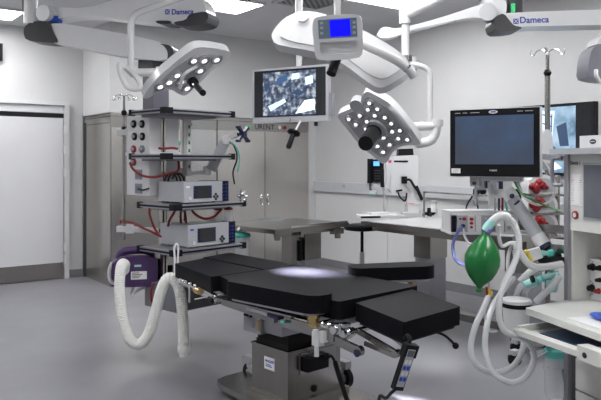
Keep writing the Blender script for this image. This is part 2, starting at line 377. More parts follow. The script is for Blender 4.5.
# twin sockets and plugs on the right wall
for k, (py_, l) in enumerate(((5.02, 'left one of two black plugs in the wall trunking below the big monitor'), (4.93, 'right one of two black plugs in the wall trunking below the big monitor'))):
    p = Vector((6.205, py_, 1.21)); t = thing('power_plug', l, 'plug', p, 0, 'black plugs in the trunking')
    m = MB(); m.lathe([(.036, 0), (.036, .035), (.022, .05)], (0, 0, 0), (-1, 0, 0)); m.build('plug_body', BLACK, t)
    m = MB(); m.tube([(-.05, 0, 0), (-.08, .01+.03*k, -.06), (-.05, .08*(1-k)+.04, -.2), (-.04, .03+.05*(1-k), -.34)], .009); m.build('cable', RUBBER, t)
t = thing('wall_charger', 'black mains charger on the trunking, right of the two plugs', 'charger', (6.2, 4.50, 1.08))
m = MB(); m.span((-.09, -.065, 0), (0, .065, .17), .02); m.build('body', BLACK, t)
m = MB(); m.tube([(-.04, .06, .05), (-.05, .12, -.02), (-.04, .22, .0), (-.03, .26, .08)], .006); m.build('cable', LGREY, t)
# ================================================================== equipment pendant (left)
TX, TY = CV(.68, .73, 0).normalized(), CV(-.73, .68, 0).normalized(); TO = CV(-.981, 5.3, 0); TRZ = math.atan2(TX.y, TX.x)
def T(x, y, z): return TO + TX*x + TY*y + UP*z
pend = thing('equipment_pendant', 'ceiling-hung equipment pendant with four grey shelves and long white arms, on the left', 'equipment pendant', TO, TRZ)
def vplane(A, B):
    d = (B-A); d.z = 0; n = d.cross(UP).normalized()
    return n if n.dot(F2) > 0 else -n
def outl(pts, A, n): return [PL(x, y, A, n) for x, y in rnd(pts)]
A1, B1 = P(45, 14, 5.95), P(205, 8, 5.5); n1 = vplane(A1, B1)
m = MB(); m.slab(outl([(39, 10), (45, 6.5), (85, 8.5), (117, -1), (140, -8), (192, -8), (203, 0), (207, 12), (203, 22), (188, 24), (160, 22.5), (130, 21), (83, 14.5), (45, 20.5), (39, 17)], A1, n1), n1, .19, .03, 3); arm = m.build('upper_arm', ARMM, pend, world=True)
A1c = A1-n1*.012
m = MB(); m.slab(outl([(189, 14), (206, 11), (209, 16), (205, 24), (190, 26.5), (176, 25.5), (173, 22), (186, 20)], A1c, n1), n1, .22, .02, 3); m.slab(outl([(155, 20.5), (171, 20.5), (170, 24), (157, 23.5)], A1c, n1), n1, .2, .006); m.build('arm_end_cap', DGREY, pend, world=True)
q = PL(171.5, 14.5, A1, n1)-n1*.003; xd = (PL(190, 13.9, A1, n1)-PL(165, 14.4, A1, n1))
lettering('Dameca', .061, LOGO, pend, q, xd, UP, bold=.0014)
q0 = PL(165.2, 9.4, A1, n1)-n1*.002; xu = xd.normalized()
m = MB()
m.slab([q0, q0+xu*.042, q0+xu*.042-UP*.042, q0-UP*.042], -n1, .002); m.mi = 1
for a, b in (((.004, -.004), (.038, -.038)), ((.038, -.004), (.004, -.038))):
    u = q0+xu*a[0]+UP*a[1]-n1*.002; v = q0+xu*b[0]+UP*b[1]-n1*.002; w = (v-u).cross(n1).normalized()*.003; m.slab([u+w, v+w, v-w, u-w], -n1, .001)
m.build('logo_square', [LOGO, WHITEM], pend, world=True)
m = MB(); c = P(186, 0, 5.62); m.cyl((c.x, c.y, c.z+.05), (c.x, c.y, CZ-.09), .085, seg=24); m.cyl((c.x, c.y, CZ-.09), (c.x, c.y, CZ-.001), .16, seg=28); m.build('ceiling_tube', WHITEM, pend, world=True)
m = MB(); c = P(45, 13.5, 5.9)-n1*.0; m.cyl(c-n1*.03, c+n1*.22, .07, seg=24, bev=.012); c2 = P(31, 8, 5.95); m.cyl(c2-UP*.14, c2+UP*.3, .06, seg=24, bev=.01); m.build('bearing', ARMM, pend, world=True)
m = MB(); c = P(31, 12, 6.0); m.box(P(28, -4, 6.0), (.05, .12, .30), .01, rz=-YAW); m.build('bearing_cover', DGREY, pend, world=True)
A2, B2 = P(45, 32, 5.9), P(168, 54, 5.75); n2 = vplane(A2, B2)
m = MB(); m.slab(outl([(44, 26), (56, 22.5), (95, 28.5), (130, 35), (156, 40.5), (165, 45), (169, 54), (167, 60), (150, 60.5), (100, 52), (52, 43), (44, 40)], A2, n2), n2, .17, .03, 3); m.build('lower_arm', ARMM, pend, world=True)
A2c = A2-n2*.01
m = MB(); m.slab(outl([(24, 27), (30, 22), (42, 20.5), (50, 23), (53, 32), (58, 41), (56, 43), (40, 42.5), (26, 40), (23.5, 34)], A2c, n2), n2, .19, .02, 3); m.build('arm_joint_cover', DGREY, pend, world=True)
m = MB(); m.slab(outl([(159, 43.5), (170, 45), (174, 50), (173, 60), (167, 63), (168, 52), (164, 46)], A2c, n2), n2, .19, .012, 2); m.build('arm_tip_cover', DGREY, pend, world=True)
m = MB(); c = P(55, 19.5, 5.95); m.box(c, (.10, .08, .05), .01, rz=-YAW); m.build('blue_marker', BLUE, pend, world=True)
m = MB(); m.span((.155, .52, 2.30), (.36, .74, 2.43), .02); m.build('column_head', DGREY, pend)
m = MB(); m.span((.175, .54, 1.96), (.335, .70, 2.31), .012); m.build('column', COLM, pend)
# service head with gas outlets
m = MB(); m.span((.10, .49, 1.255), (.40, .83, 1.94), .012); m.span((.092, .47, 1.60), (.41, .845, 1.625), .004); sh = m.build('service_head', WHITE, pend)
PS = T(.10, 0, 0)
def onface(px, py): return PL(px, py, PS, TX)
for px, py, mm, nm in ((134.2, 124, BLACK, 'gas_outlet'), (142.5, 124, BLACK, 'gas_outlet'), (135, 136.5, BLACK, 'gas_outlet'), (142.8, 136.5, BLACK, 'gas_outlet'), (134.2, 149.2, REDP, 'gas_outlet'), (142.6, 149.2, MGREY, 'gas_outlet'), (134.2, 162, REDP, 'gas_outlet')):
    m = MB(); p = onface(px, py); m.lathe([(.034, 0), (.034, .012), (.026, .018), (.026, .014), (.014, .014), (.012, .03), (.004, .032)], p, -TX, 20); m.mi = 1; m.lathe([(.016, .014), (.014, .034), (.006, .036)], p, -TX, 14); m.build(nm, [mm, LGREY], pend, world=True)
for py in (174.5, 188.5):
    m = MB(); p = onface(139, py); m.box(p, (.02, .095, .085), .004, rz=TRZ); m.mi = 1; m.box(p-TX*.011, (.004, .06, .05), .002, rz=TRZ); m.build('panel_socket', [SOCK, MGREY], pend, world=True)
# shelves with rails
def shelf(x0, y0, z, w, d):
    m = MB(); m.span((x0+.01, y0+.02, z-.028), (x0+w-.01, y0+d, z), .004); m.span((x0+.05, y0+.08, z-.05), (x0+w-.1, y0+d-.05, z-.028)); s = m.build('shelf', SHELFM, pend)
    m = MB(); m.span((x0+.02, y0-.03, z-.03), (x0+w, y0, z+.006), .003); m.mi = 1; m.span((x0+.02, y0-.033, z-.02), (x0+w, y0-.0295, z-.004)); m.build('rail', [ALU, DKNAVY], s)
    m = MB(); m.span((x0-.03, y0+.02, z-.03), (x0, y0+d, z+.006), .003); m.mi = 1; m.span((x0-.033, y0+.02, z-.02), (x0-.0295, y0+d, z-.004)); m.build('rail', [ALU, DKNAVY], s)
    m = MB(); m.span((x0-.035, y0-.036, z-.037), (x0+.045, y0+.03, z+.012), .008); m.build('corner_clamp', BLACK, s)
    m = MB(); m.span((x0+w-.02, y0-.037, z-.038), (x0+w+.02, y0+.004, z+.014), .006); m.build('rail_cap', BLACK, s)
    m = MB(); m.span((x0-.037, y0+d-.02, z-.038), (x0+.004, y0+d+.012, z+.014), .006); m.build('rail_cap', BLACK, s)
SH = [(-.0, .12, 1.965, .68, .46), (0, .12, 1.60, .68, .46), (0, 0, 1.20, .70, .46), (0, 0, .842, .70, .46)]
for a in SH: shelf(*a)
for x, y, z0, z1 in ((.235, .50, .50, 1.93), (.475, .52, .84, 1.93), (.11, .30, .50, .82)):
    m = MB(); m.span((x-.022, y-.02, z0), (x+.022, y+.02, z1), .004); m.mi = 1; m.span((x-.006, y-.022, z0), (x+.006, y-.0195, z1)); m.build('post', [STEEL, BLACK], pend)
m = MB(); m.span((.455, .44, 1.42), (.50, .49, 1.93), .003); m.mi = 1
for k in range(6): m.box((.478, .438, 1.50+k*.07), (.018, .004, .03))
m.build('socket_strip', [WHITE, GREENT], pend)
m = MB(); m.span((.02, .02, .355), (.68, .44, .56), .006); dr = m.build('drawer', MGREY, pend)
m = MB(); m.span((.03, .0, .365), (.67, .02, .545), .004); fr = m.build('drawer_front', DGREY, dr)
m = MB(); m.tube([(.16, .0, .45), (.16, -.035, .45), (.54, -.035, .45), (.54, .0, .45)], .008, 8, 0); m.build('handle', CHROME, dr)
# consoles on the two lower shelves
def console(x0, y0, z, w, d, h, label, print_):
    o = T(x0, y0, z); t = thing('medical_console', label, 'medical console', o, TRZ, 'grey consoles on the pendant shelves')
    wb = w*.86
    m = MB(); m.span((0, .015, .012), (wb, d, h), .006); m.mi = 1
    for k in (.06, wb-.06):
        for y in (.05, d-.05): m.cyl((k, y, 0), (k, y, .014), .016)
    m.build('body', [LGREY, RUBBER], t)
    m = MB(); m.span((-.004, 0, .010), (wb, .02, h+.004), .006); m.build('front_panel', LGREY, t)
    m = MB(); m.span((.095, -.004, .04), (.285, .004, h-.03), .003); m.mi = 1; m.span((.11, -.0055, .048), (.27, -.003, h-.038)); m.mi = 2
    for s in (.098, .2745):
        for k in range(4): m.span((s, -.0065, .052+k*.026), (s+.008, -.0035, .066+k*.026))
    m.build('screen', [DKNAVY, SDARK, KEYBLUE], t)
    m = MB(); m.lathe([(.015, 0), (.013, .01)], (.055, -.001, .042), (0, -1, 0)); m.build('power_button', WHITE, t)
    m = MB(); [m.lathe([(.012, 0), (.010, .008)], (wb-.075+a, -.001, .05+b), (0, -1, 0)) for a, b in ((0, .02), (.018, 0), (-.018, 0), (0, -.02))]; m.build('keypad', INK, t)
    m = MB(); m.span((wb, -.004, .006), (w, d*.9, h+.004), .005); m.mi = 1
    for k in range(5): m.span((wb+.006, -.0065, .02+k*.03), (wb+.016, -.003, .035+k*.03)); m.lathe([(.009, 0), (.008, .012)], (wb+.036, -.004, .03+k*.03), (0, -1, 0))
    m.build('port_panel', [DKNAVY, KEYBLUE], t)
    m = MB(); m.span((.02, -.002, h-.045), (.055, .002, h-.03)); m.build('badge', PAPER if print_ == 'w' else LOGO, t)
    return t
console(.165, .10, 1.2005, .47, .36, .175, 'grey medical console with a dark screen on the third pendant shelf, upper of the pair', 'w')
console(.175, .06, .8425, .50, .38, .185, 'grey medical console with a dark screen on the lowest pendant shelf, lower of the pair', 'b')
# fittings cluster right of the upper console
m = MB(); o = T(.66, -.02, 1.2)
for a, b, c, r in ((.0, -.0, .05, .022), (.02, -.03, .02, .018), (-.01, -.04, .07, .02), (.03, .01, .09, .016), (.05, -.02, .045, .02)): m.ball(o+TX*a+TY*b+UP*c, r, 10)
m.cyl(o+TX*.0-TY*.03, o+TX*.0-TY*.03+UP*.12, .012); m.cyl(o+TX*.02, o+TX*.06+UP*.10, .010)
solo(m, 'connector_cluster', CHROME, 'cluster of shiny hose connectors right of the upper console', 'connector', o)
# articulated arm with blue mounting bracket
t = thing('monitor_arm', 'articulated grey arm holding an empty dark blue mounting bracket, over the upper console', 'monitor arm', P(182, 173, 5.95))
m = MB(); m.bar(P(180, 173.5, 6.0), P(210, 172, 6.0), .05, .028, .006); m.cyl(P(207, 175, 6.0), P(207, 166, 6.0), .035); m.bar(P(178, 180, 5.98), P(178, 168, 5.98), .06, .09, .005); m.build('lower_arm', WHITE, t, world=True)
m = MB(); m.bar(P(211, 170, 6.0), P(225, 142, 6.0), .07, .085, .02); m.build('spring_arm', LGREY, t, world=True)
m = MB(); m.cyl(P(226, 144, 5.95), P(226, 136, 5.95), .03); m.bar(P(226, 138, 6.0), P(238, 134.5, 5.95), .05, .04, .008); m.build('swivel', WHITE, t, world=True)
bx = CV(.35, .5, 0).normalized(); br = P(243, 134, 5.93); nb = bx.cross(UP).normalized()
m = MB(); m.box(br, (.05, .05, .05), .01, rot=Matrix((bx, nb, UP)).transposed())
for sx in (-1, 1):
    for sz in (-1, 1):
        e = br+bx*(.065*sx)+UP*(.06*sz); m.bar(br, e, .03, .022, .004); m.cyl(e-nb*.02, e+nb*.02, .013)
m.cyl(P(238, 134.5, 5.95), br, .022); m.build('mounting_bracket', NAVY, t, world=True)
m = MB(); m.cyl(br+bx*.065+UP*.06+nb*.02, br+bx*.065+UP*.06+nb*.028, .010); m.cyl(br+bx*.065+UP*.06-nb*.028, br+bx*.065+UP*.06-nb*.02, .010); m.build('indicator', GLED, t, world=True)
m = MB(); m.tube([P(229, 142, 5.95), P(234, 146, 5.93), P(237, 158, 5.92), P(233, 172, 5.9), P(234.5, 184, 5.86)], .007, 8); m.build('black_cable', RUBBER, t, world=True)
m = MB(); m.tube([P(230, 141.5, 5.93), P(236, 147, 5.9), P(239.5, 158, 5.9), P(237.5, 172, 5.9)], .006, 8); m.build('green_cable', TEAL, t, world=True)
# drip pole at the pendant
t = thing('drip_pole', 'thin steel drip pole with a hooked top on the left of the pendant', 'drip pole', P(124, 240, 5.95))
m = MB(); m.cyl(P(124, 240, 5.95), P(124, 110, 5.95), .0155); m.cyl(P(124, 112, 5.95), P(124, 96, 5.95), .010); m.build('pole', STEELH, t, world=True)
m = MB(); top = P(124, 96, 5.95)
for s in (-1, 1):
    for w in ((1, 0), (.25, .8)):
        x = R2*(s*w[0])+F2*(s*w[1]); m.tube([top, top+x*.05+UP*.012, top+x*.085-UP*.01, top+x*.075-UP*.03, top+x*.10-UP*.035, top+x*.115-UP*.01], .0045, 6, 5)
m.build('hook', CHROME, t, world=True)
for y in (113, 129): m = MB(); m.ball(P(124, y, 5.95), (.026, .026, .03), 12); m.build('clamp_knob', BLACK, t, world=True)
for k, (y, x1, y1) in enumerate(((132.5, 136, 131), (229, 158, 231))):
    m = MB(); c = P(124, y, 5.95); m.box(c-R2*.02, (.08, .05, .05), .015, rz=-YAW); m.box(c+R2*.05-UP*(.0), (.06, .05, .075), .02, rz=-YAW); m.bar(c+R2*.05, P(x1, y1, 5.9), .04, .045, .012); m.cyl(c-R2*.06, c-R2*.02, .02); m.build('clamp_arm', WHITE, t, world=True)
m = MB(); m.cyl(P(122, 221.5, 5.92), P(120.5, 221.5, 5.92), .018); m.build('red_knob', REDP, t, world=True)
# red supply hoses, each its own
for l, pts in (('red hose from the lowest gas outlet, sagging across to the right post', [(130, 163, 5.75), (133, 169, 5.7), (142, 175.5, 5.62), (155, 177, 5.6), (168, 173.5, 5.62), (178, 170.5, 5.68), (178.5, 161, 5.72), (177, 160, 5.72)]),
        ('red hose running from the knob of the drip pole down to the lower console', [(126, 221.5, 5.9), (132, 222.5, 5.86), (142, 227.5, 5.8), (152, 232, 5.75), (162, 237, 5.72)]),
        ('red hose bent down at the left end of the third shelf', [(150, 206, 5.9), (149.5, 214, 5.9), (153, 225, 5.85), (158, 234, 5.78)]),
        ('red hose loop hanging under the right half of the third shelf', [(190.5, 208, 5.62), (195, 214, 5.60), (204, 218.5, 5.62), (214, 216.5, 5.68), (222, 209, 5.74)]),
        ('red hose under the third shelf, slanting down to the left', [(176, 209, 5.5), (173, 214, 5.5), (169.5, 220, 5.55), (168, 226, 5.6)]),
        ('red hose hanging straight under the third shelf, left of a pair', [(181, 209, 5.62), (180.5, 216, 5.65), (181.5, 225, 5.7)]),
        ('red hose hanging straight under the third shelf, right of a pair', [(184, 209, 5.64), (185.5, 216, 5.66), (186.5, 225, 5.7)]),
        ('short red hose lying along the second shelf behind its rail', [(158, 148.3, 5.78), (164, 148.5, 5.78), (172, 148, 5.8), (178, 148.8, 5.82)]),
        ('red cable dangling below the lowest shelf behind the white hose', [(154, 283, 5.5), (151, 293, 5.5), (152.5, 303, 5.5), (160, 309, 5.5), (166, 306, 5.5)])):
    m = MB(); m.tube([P(*p) for p in pts], .0105 if 'cable' not in l else .008, 8); solo(m, 'red_hose', RED, l, 'hose', P(*pts[-1]), 'red hoses on the pendant')
m = MB(); m.tube([P(138, 189, 5.78), P(143, 190, 5.72), (P(150, 188, 5.72)), P(156, 186, 5.85)], .007, 8); solo(m, 'black_cable', RUBBER, 'thin black cable plugged into the lower square socket of the pendant', 'cable', P(138, 189, 5.78))
m = MB(); c = T(.29, .46, 1.36); m.tube([c+TX*(.075*math.cos(a))+UP*(.085*math.sin(a))+TY*(-.004*i) for i, a in enumerate([k*math.pi/6 for k in range(30)])], .009, 8, 3); solo(m, 'cable_coil', RUBBER, 'coil of black cable hanging behind the upper console', 'cable', c)
m = MB(); m.tube([P(178, 127, 6.0), P(181.5, 128, 6.0), P(183, 133, 6.0), P(180.5, 140, 6.0), P(178, 145, 6.0)], .006, 8); solo(m, 'green_cable', TEAL, 'thin green cable curving beside the white socket strip of the pendant', 'cable', P(178, 145, 6.0))
# clear jars with red lids under the shelf
for k, (px, l) in enumerate(((217.5, 'clear jar with a red lid under the third shelf, left of the two'), (228.5, 'clear jar with a red lid under the third shelf, right of the two'))):
    o = P(px, 222.5, 5.86); t = thing('suction_jar', l, 'jar', o, 0, 'clear jars with red lids')
    m = MB(); m.lathe([(.030, 0), (.036, .01), (.037, .09), (.034, .11)], (0, 0, 0)); m.build('jar', CLEAR, t)
    m = MB(); m.lathe([(.039, .11), (.039, .125), (.02, .135)], (0, 0, 0)); m.cyl((0, 0, .13), (0, 0, .15), .012); m.build('lid', REDP, t)
# warming blower and its hose
BX = CV(.97, .24, 0).normalized(); BRZ = math.atan2(BX.y, BX.x); o = P(135, 284.5, 5.62)
t = thing('warm_air_blower', 'purple portable blower with a top handle, hanging left of the pendant', 'blower', o, BRZ)
m = MB(); m.slab([(-.17, -.10, .07), (-.12, -.10, .0), (.12, -.10, -.005), (.165, -.10, .05), (.165, -.10, .20), (.10, -.10, .225), (-.10, -.10, .225), (-.165, -.10, .18)], (0, 1, 0), .22, .028, 3); m.build('housing', PURPLE, t)
m = MB(); m.tube([(-.115, .01, .20), (-.10, .01, .245), (-.05, .01, .262), (.06, .01, .262), (.11, .01, .245), (.12, .01, .20)], .032, 12); m.build('handle', PURPLE, t)
m = MB(); m.lathe([(.085, 0), (.085, .03), (.06, .045), (.03, .06), (.03, .12)], (.160, .01, .11), (1, 0, 0)); m.build('inlet_grille', BLACK, t)
m = MB(); m.span((-.03, -.1035, .055), (.085, -.0995, .115), .001); m.mi = 1
for k in range(4): m.span((-.02, -.105, .066+k*.012), (.03+.012*(k % 3), -.103, .071+k*.012))
m.mi = 2; m.span((-.005, -.1035, .15), (.045, -.0995, .165), .001); m.build('label_plate', [PAPER, INK, TEALC], t)
m = MB(); m.tube([(-.165, -.03, .18), (-.185, -.03, .12), (-.18, -.03, .05), (-.15, -.03, .015)], .013, 8); m.build('side_bumper', WHITE, t)
m = MB(); m.lathe([(.050, 0), (.050, .03), (.045, .04)], (-.088, -.095, .14), (0, -1, 0)); m.build('hose_collar', WHITE, t)
t.scale = (1.1, 1.05, 1.08)
m = MB(); m.tube([P(125, 265, 5.48), P(122.5, 264, 5.36), P(120.5, 271, 5.28), P(119.5, 290, 5.24), P(122.5, 316, 5.2), P(130, 339, 5.17), P(140, 344, 5.15), P(149, 333, 5.13), P(156, 310, 5.12), P(162, 288, 5.1), P(168.5, 278, 5.08), P(176, 282, 5.07), P(180.5, 295, 5.06), P(183, 322, 5.05), P(184, 346, 5.04)], .043, 14, 8, ribs=.016)
m.lathe([(.042, 0), (.048, .012), (.048, .045), (.042, .06)], P(184, 353, 5.04), (0, 0, 1)); m.cyl(P(184.3, 356, 5.04), P(184, 352, 5.04), .036); ho = solo(m, 'blower_hose', HOSEW, 'thick white corrugated hose hanging in a big loop from the purple blower', 'hose', P(140, 350, 5.15))
m = MB(); c = T(-.03, -.055, .85); m.tube([c+UP*.03-TX*.02, c+UP*.06, c+UP*.03+TX*.02, c-UP*.05+TX*.016, c-UP*.19+TX*.01], .008, 8); m.tube([c+UP*.03-TX*.02, c-UP*.05-TX*.014, c-UP*.19-TX*.01], .008, 8); solo(m, 'hose_strap', WHITE, 'white strap holding up the thick white hose at the lowest shelf corner', 'strap', c)
m = MB(); m.tube([P(146, 287, 5.6), P(139, 290, 5.58), P(133, 295.5, 5.56), P(131.5, 292, 5.56), P(134, 286, 5.56), P(137, 280, 5.58)], .011, 8); solo(m, 'cable_hanger', WHITE, 'white wire cable hanger below the purple blower', 'hanger', P(133, 296, 5.56))
# ================================================================== operating table
ORZ = math.radians(-83.5); OO = Vector((2.4797, 3.4645, 0))
OM = Matrix.Translation(OO) @ Matrix.Rotation(ORZ, 4, 'Z')
def O(x, y, z): return OM @ Vector((x, y, z))
ot = thing('operating_table', 'black padded operating table with a steel column, in the centre of the room', 'operating table', OO, ORZ)
m = MB(); pts = [(-.575, -.08), (-.55, -.17), (-.45, -.215), (-.18, -.235), (.48, -.235), (.54, -.17), (.54, .30), (.48, .365), (-.18, .365), (-.45, .34), (-.55, .29), (-.575, .2)]
m.slab([(x, y, .045) for x, y in pts], (0, 0, 1), .04, .012, 3); m.slab([(-.22, -.19, .08), (.2, -.19, .08), (.2, .32, .08), (-.22, .32, .08)], (0, 0, 1), .035, .012); m.build('base_plate', STEELH, ot)
for x in (-.44, .44):
    for y in (-.12, .25):
        m = MB(); m.cyl((x, y-.015, .03), (x, y+.015, .03), .03, bev=.004); m.build('base_castor', RUBBER, ot)
m = MB(); m.span((-.185, -.165, .085), (.155, .285, .405), .006); m.span((-.19, -.17, .400), (.16, .29, .412), .003); col = m.build('column', STEELD, ot)
m = MB(); m.span((-.06, -.1685, .27), (.035, -.165, .345), .001); lp = m.build('name_plate', PAPER, col)
q = O(-.05, -.1690, .315); xd = OM.to_3x3() @ Vector((1, 0, 0)); lettering('MAQUET', .021, LOGO, col, q, xd, UP, bold=.0006)
m = MB()
for k in range(2): m.span((-.045, -.1695, .288+k*.010), (.015-.01*k, -.1685, .293+k*.010))
m.build('plate_lines', LOGO, col)
m = MB(); m.lathe([(.022, 0), (.022, .006), (.014, .008)], (.156, .05, .15), (1, 0, 0)); m.build('foot_port', RUBBER, col)
m = MB(); m.span((.152, -.07, .255), (.162, .24, .385), .004); m.build('holder_frame', STEELH, col)
m = MB(); m.span((.158, -.05, .275), (.205, .13, .36), .015); m.build('remote_holder', BLACK, col)
m = MB()
for k in range(4): m.span((-.165+.006*(k % 2), -.145+.006*(k % 2), .412+k*.026), (.135-.006*(k % 2), .265-.006*(k % 2), .438+k*.026), .004)
m.build('bellows', RUBBER, ot)
m = MB(); m.span((-.20, -.22, .49), (-.03, .31, .605), .012); m.span((-.03, -.20, .505), (.14, .29, .58), .01); m.span((-.19, -.226, .52), (-.10, -.216, .58), .004); m.mi = 1; m.span((-.055, -.227, .51), (-.04, -.21, .58)); m.mi = 2
for x in (-.18, -.155, -.12): m.cyl((x, -.218, .59), (x, -.230, .59), .008)
m.build('tilt_head', [ALU, BRASS, BLACK], ot)
m = MB(); m.slab([(-.16, -.22, .615), (.10, -.22, .60), (.14, -.12, .60), (.14, .30, .62), (-.16, .30, .63)], (0, 0, 1), .02, .004); m.build('tilt_plate', ALU, ot)
# frames
m = MB()
for y in (-.13, .33):
    m.bar((-.46, y, .675), (.60, y, .675), .045, .05, .006)
for x in (-.40, -.05, .30, .58): m.bar((x, -.15, .665), (x, .35, .665), .05, .03, .004)
m.build('seat_frame', ALU, ot)
m = MB()
for y in (-.275, .48):
    m.bar((-.44, y, .665), (.60, y, .665), .012, .032, .003)
    for x in (-.38, .08, .52): m.cyl((x, y, .665), (x, -.13 if y < 0 else .33, .665), .010)
m.build('side_rail', STEELH, ot)
m = MB(); m.bar((-1.02, -.165, .685), (-.44, -.285, .67), .014, .034, .003); m.bar((-1.08, -.08, .685), (-.44, -.17, .68), .05, .03, .006); m.bar((-1.1, .42, .685), (-.44, .42, .68), .05, .03, .006); m.bar((-1.0, -.16, .683), (-1.0, .45, .683), .03, .02); m.build('leg_frame', STEELH, ot)
def soft(pts, z0, z1, bev=.03): m = MB(); m.slab([(x, y, z0) for x, y in pts], (0, 0, 1), z1-z0, bev, 4); return m
def rot_soft(name, pts, z0, z1, tilt, piv, bev=.028, mtl=PAD):
    m = soft(pts, z0, z1, bev); M = Matrix.Translation(piv) @ Matrix.Rotation(tilt, 4, 'Y') @ Matrix.Translation(-Vector(piv)); bmesh.ops.transform(m.bm, matrix=M, verts=m.bm.verts); return m.build(name, mtl, ot)
soft([(-.44, -.23), (-.30, -.275), (.64, -.245), (.655, -.23), (.655, .43), (.64, .44), (-.44, .46)], .70, .80, .028).build('seat_pad', PAD, ot)['label'] = 'broad black seat pad'
rot_soft('leg_pad', [(-1.115, -.14), (-.46, -.285), (-.45, -.28), (-.45, .135), (-1.20, .18)], .70, .80, math.radians(-.3), (-.45, 0, .75))['label'] = 'near black leg pad'
rot_soft('leg_pad', [(-1.25, .205), (-.45, .155), (-.45, .455), (-1.33, .52)], .70, .80, math.radians(-.3), (-.45, 0, .75))['label'] = 'far black leg pad'
rot_soft('head_pad', [(.685, -.15), (1.10, -.265), (1.108, -.255), (1.093, .225), (1.085, .235), (.65, .385)], .688, .785, math.radians(1.6), (.7, 0, .74))['label'] = 'square black head pad'
rot_soft('head_plate', [(.70, -.13), (1.08, -.24), (1.07, .21), (.68, .36)], .668, .687, math.radians(1.6), (.7, 0, .74), .003, BLACK)
# arm boards
def arm_pad(c, ang, L, w, z0, z1, side):
    d = Vector((math.cos(ang), math.sin(ang), 0)); n = Vector((-d.y, d.x, 0)); c = Vector(c); pts = []
    for k in range(13):
        a = -math.pi/2+math.pi*k/12; pts.append(c+d*(L/2-w/2+w/2*math.cos(a))+n*(w/2*math.sin(a)))
    for k in range(7):
        a = math.pi/2+math.pi*k/6; pts.append(c+d*(-L/2+w/4+w/4*math.cos(a))+n*(w*.42*math.sin(a)))
    m = MB(); m.slab([(p.x, p.y, z0) for p in pts], (0, 0, 1), z1-z0, .033, 5); o = m.build('arm_pad', PAD, ot)
    o['label'] = side
    m = MB(); m.slab([(c+(p-c)*.9).xy.to_3d()+UP*(z0-.014) for p in pts], (0, 0, 1), .013, .003); m.build('arm_plate', ALU, o)
    return d, n
arm_pad((.235, -.315, 0), math.radians(6), .74, .195, .737, .835, 'near black arm pad lying along the table')
arm_pad((.235, .70, 0), math.radians(60), .60, .23, .765, .85, 'far black arm pad swung outwards')
m = MB(); m.cyl((.52, -.305, .655), (.52, -.305, .722), .034); m.cyl((.52, -.305, .668), (.52, -.305, .676), .038); m.cyl((.52, -.305, .70), (.52, -.305, .708), .038); m.build('arm_pivot', BRASS, ot)
m = MB(); m.cyl((.33, .80, .68), (.33, .80, .741), .03); m.bar((.30, .49, .69), (.33, .80, .69), .04, .025, .004); m.build('arm_pivot', BRASS, ot)
# clamps and fittings along the near rail
m = MB(); m.bar((-.30, -.31, .668), (.25, -.345, .655), .02, .045, .004); m.bar((.22, -.33, .65), (.66, -.285, .625), .022, .06, .005); m.bar((-.32, -.315, .69), (.42, -.33, .70), .10, .012, .002); m.build('arm_bracket', STEELH, ot)
m = MB(); m.cyl((.02, -.36, .68), (.2, -.352, .672), .012); m.mi = 1; m.cyl((.2, -.352, .672), (.29, -.348, .668), .014); m.mi = 2; m.cyl((.31, -.352, .648), (.34, -.352, .648), .008); m.build('release_lever', [LGREY, NAVY, TEAL], ot)
m = MB(); m.bar((-.60, -.27, .69), (-.38, -.31, .675), .03, .045, .008); m.ball((-.37, -.31, .665), .026, 12); m.mi = 1; m.cyl((-.62, -.29, .69), (-.57, -.295, .688), .022); m.mi = 2; m.cyl((-.41, -.335, .67), (-.36, -.335, .665), .018); m.build('rail_clamp', [CHROME, BRASS, BLACK], ot)
m = MB()
for x in (-.96, -.91, -.86, -.78, -.70): m.ball((x, -.29-(x+.44)*.2, .70), (.018, .02, .016), 10)
m.bar((-.98, -.19, .692), (-.66, -.25, .688), .02, .012); m.build('rail_clamp', CHROME, ot)
m = MB(); m.tube([(-.80, -.225, .68), (-.80, -.225, .57)], .007, 8, 0); m.build('rail_pin', CHROME, ot)
m = MB(); m.box((.565, -.315, .60), (.05, .045, .075), .010); m.cyl((.565, -.325, .57), (.565, -.325, .505), .013); m.cyl((.565, -.335, .65), (.565, -.335, .60), .014); m.box((.60, -.305, .615), (.03, .04, .06), .006); m.build('rail_socket', WHITE, ot)
m = MB()
for a, b in (((.58, -.23, .64), (.70, -.23, .64)), ((.58, .30, .64), (.70, .30, .64))):
    m.cyl(a, b, .028); m.ball(b, .036, 12); m.cyl((b[0], b[1]-.045, b[2]), (b[0], b[1]+.045, b[2]), .024)
m.cyl((.70, -.23, .64), (.70, .30, .64), .014); m.box((.64, -.25, .66), (.07, .05, .04), .01); m.build('head_hinge', CHROME, ot)
m = MB(); m.bar((.62, -.28, .61), (.83, -.27, .575), .022, .045, .006); m.cyl((.82, -.285, .577), (.82, -.255, .577), .026); m.mi = 1; m.cyl((.82, -.29, .568), (.82, -.285, .568), .02); m.build('hinge_lever', [STEELH, NAVY], ot)
m = MB(); m.bar((.72, -.17, .645), (1.00, -.19, .585), .018, .03, .006); m.bar((.80, -.205, .60), (.99, -.20, .575), .014, .022, .004); m.cyl((1.0, -.21, .585), (1.0, -.17, .585), .02); m.mi = 1; m.cyl((.86, -.10, .655), (1.08, -.15, .60), .017); m.build('gas_strut', [STEELH, LGREY], ot)
m = MB(); m.tube([(1.0, .05, .665), (1.05, .14, .63), (1.09, .19, .575)], .007, 8); m.ball((1.09, .19, .572), .018, 12); m.build('release_knob', BLACK, ot)
for x, y, l in ((.30, .62, 'f'), (-.32, .42, 'b')):
    pass
m = MB()
for x in (.30, .36, .60, .645): m.ball((x, -.315, .685), (.016, .018, .014), 10)
m.bar((.28, -.312, .675), (.66, -.285, .665), .018, .016)
m.build('rail_clamp', CHROME, ot)
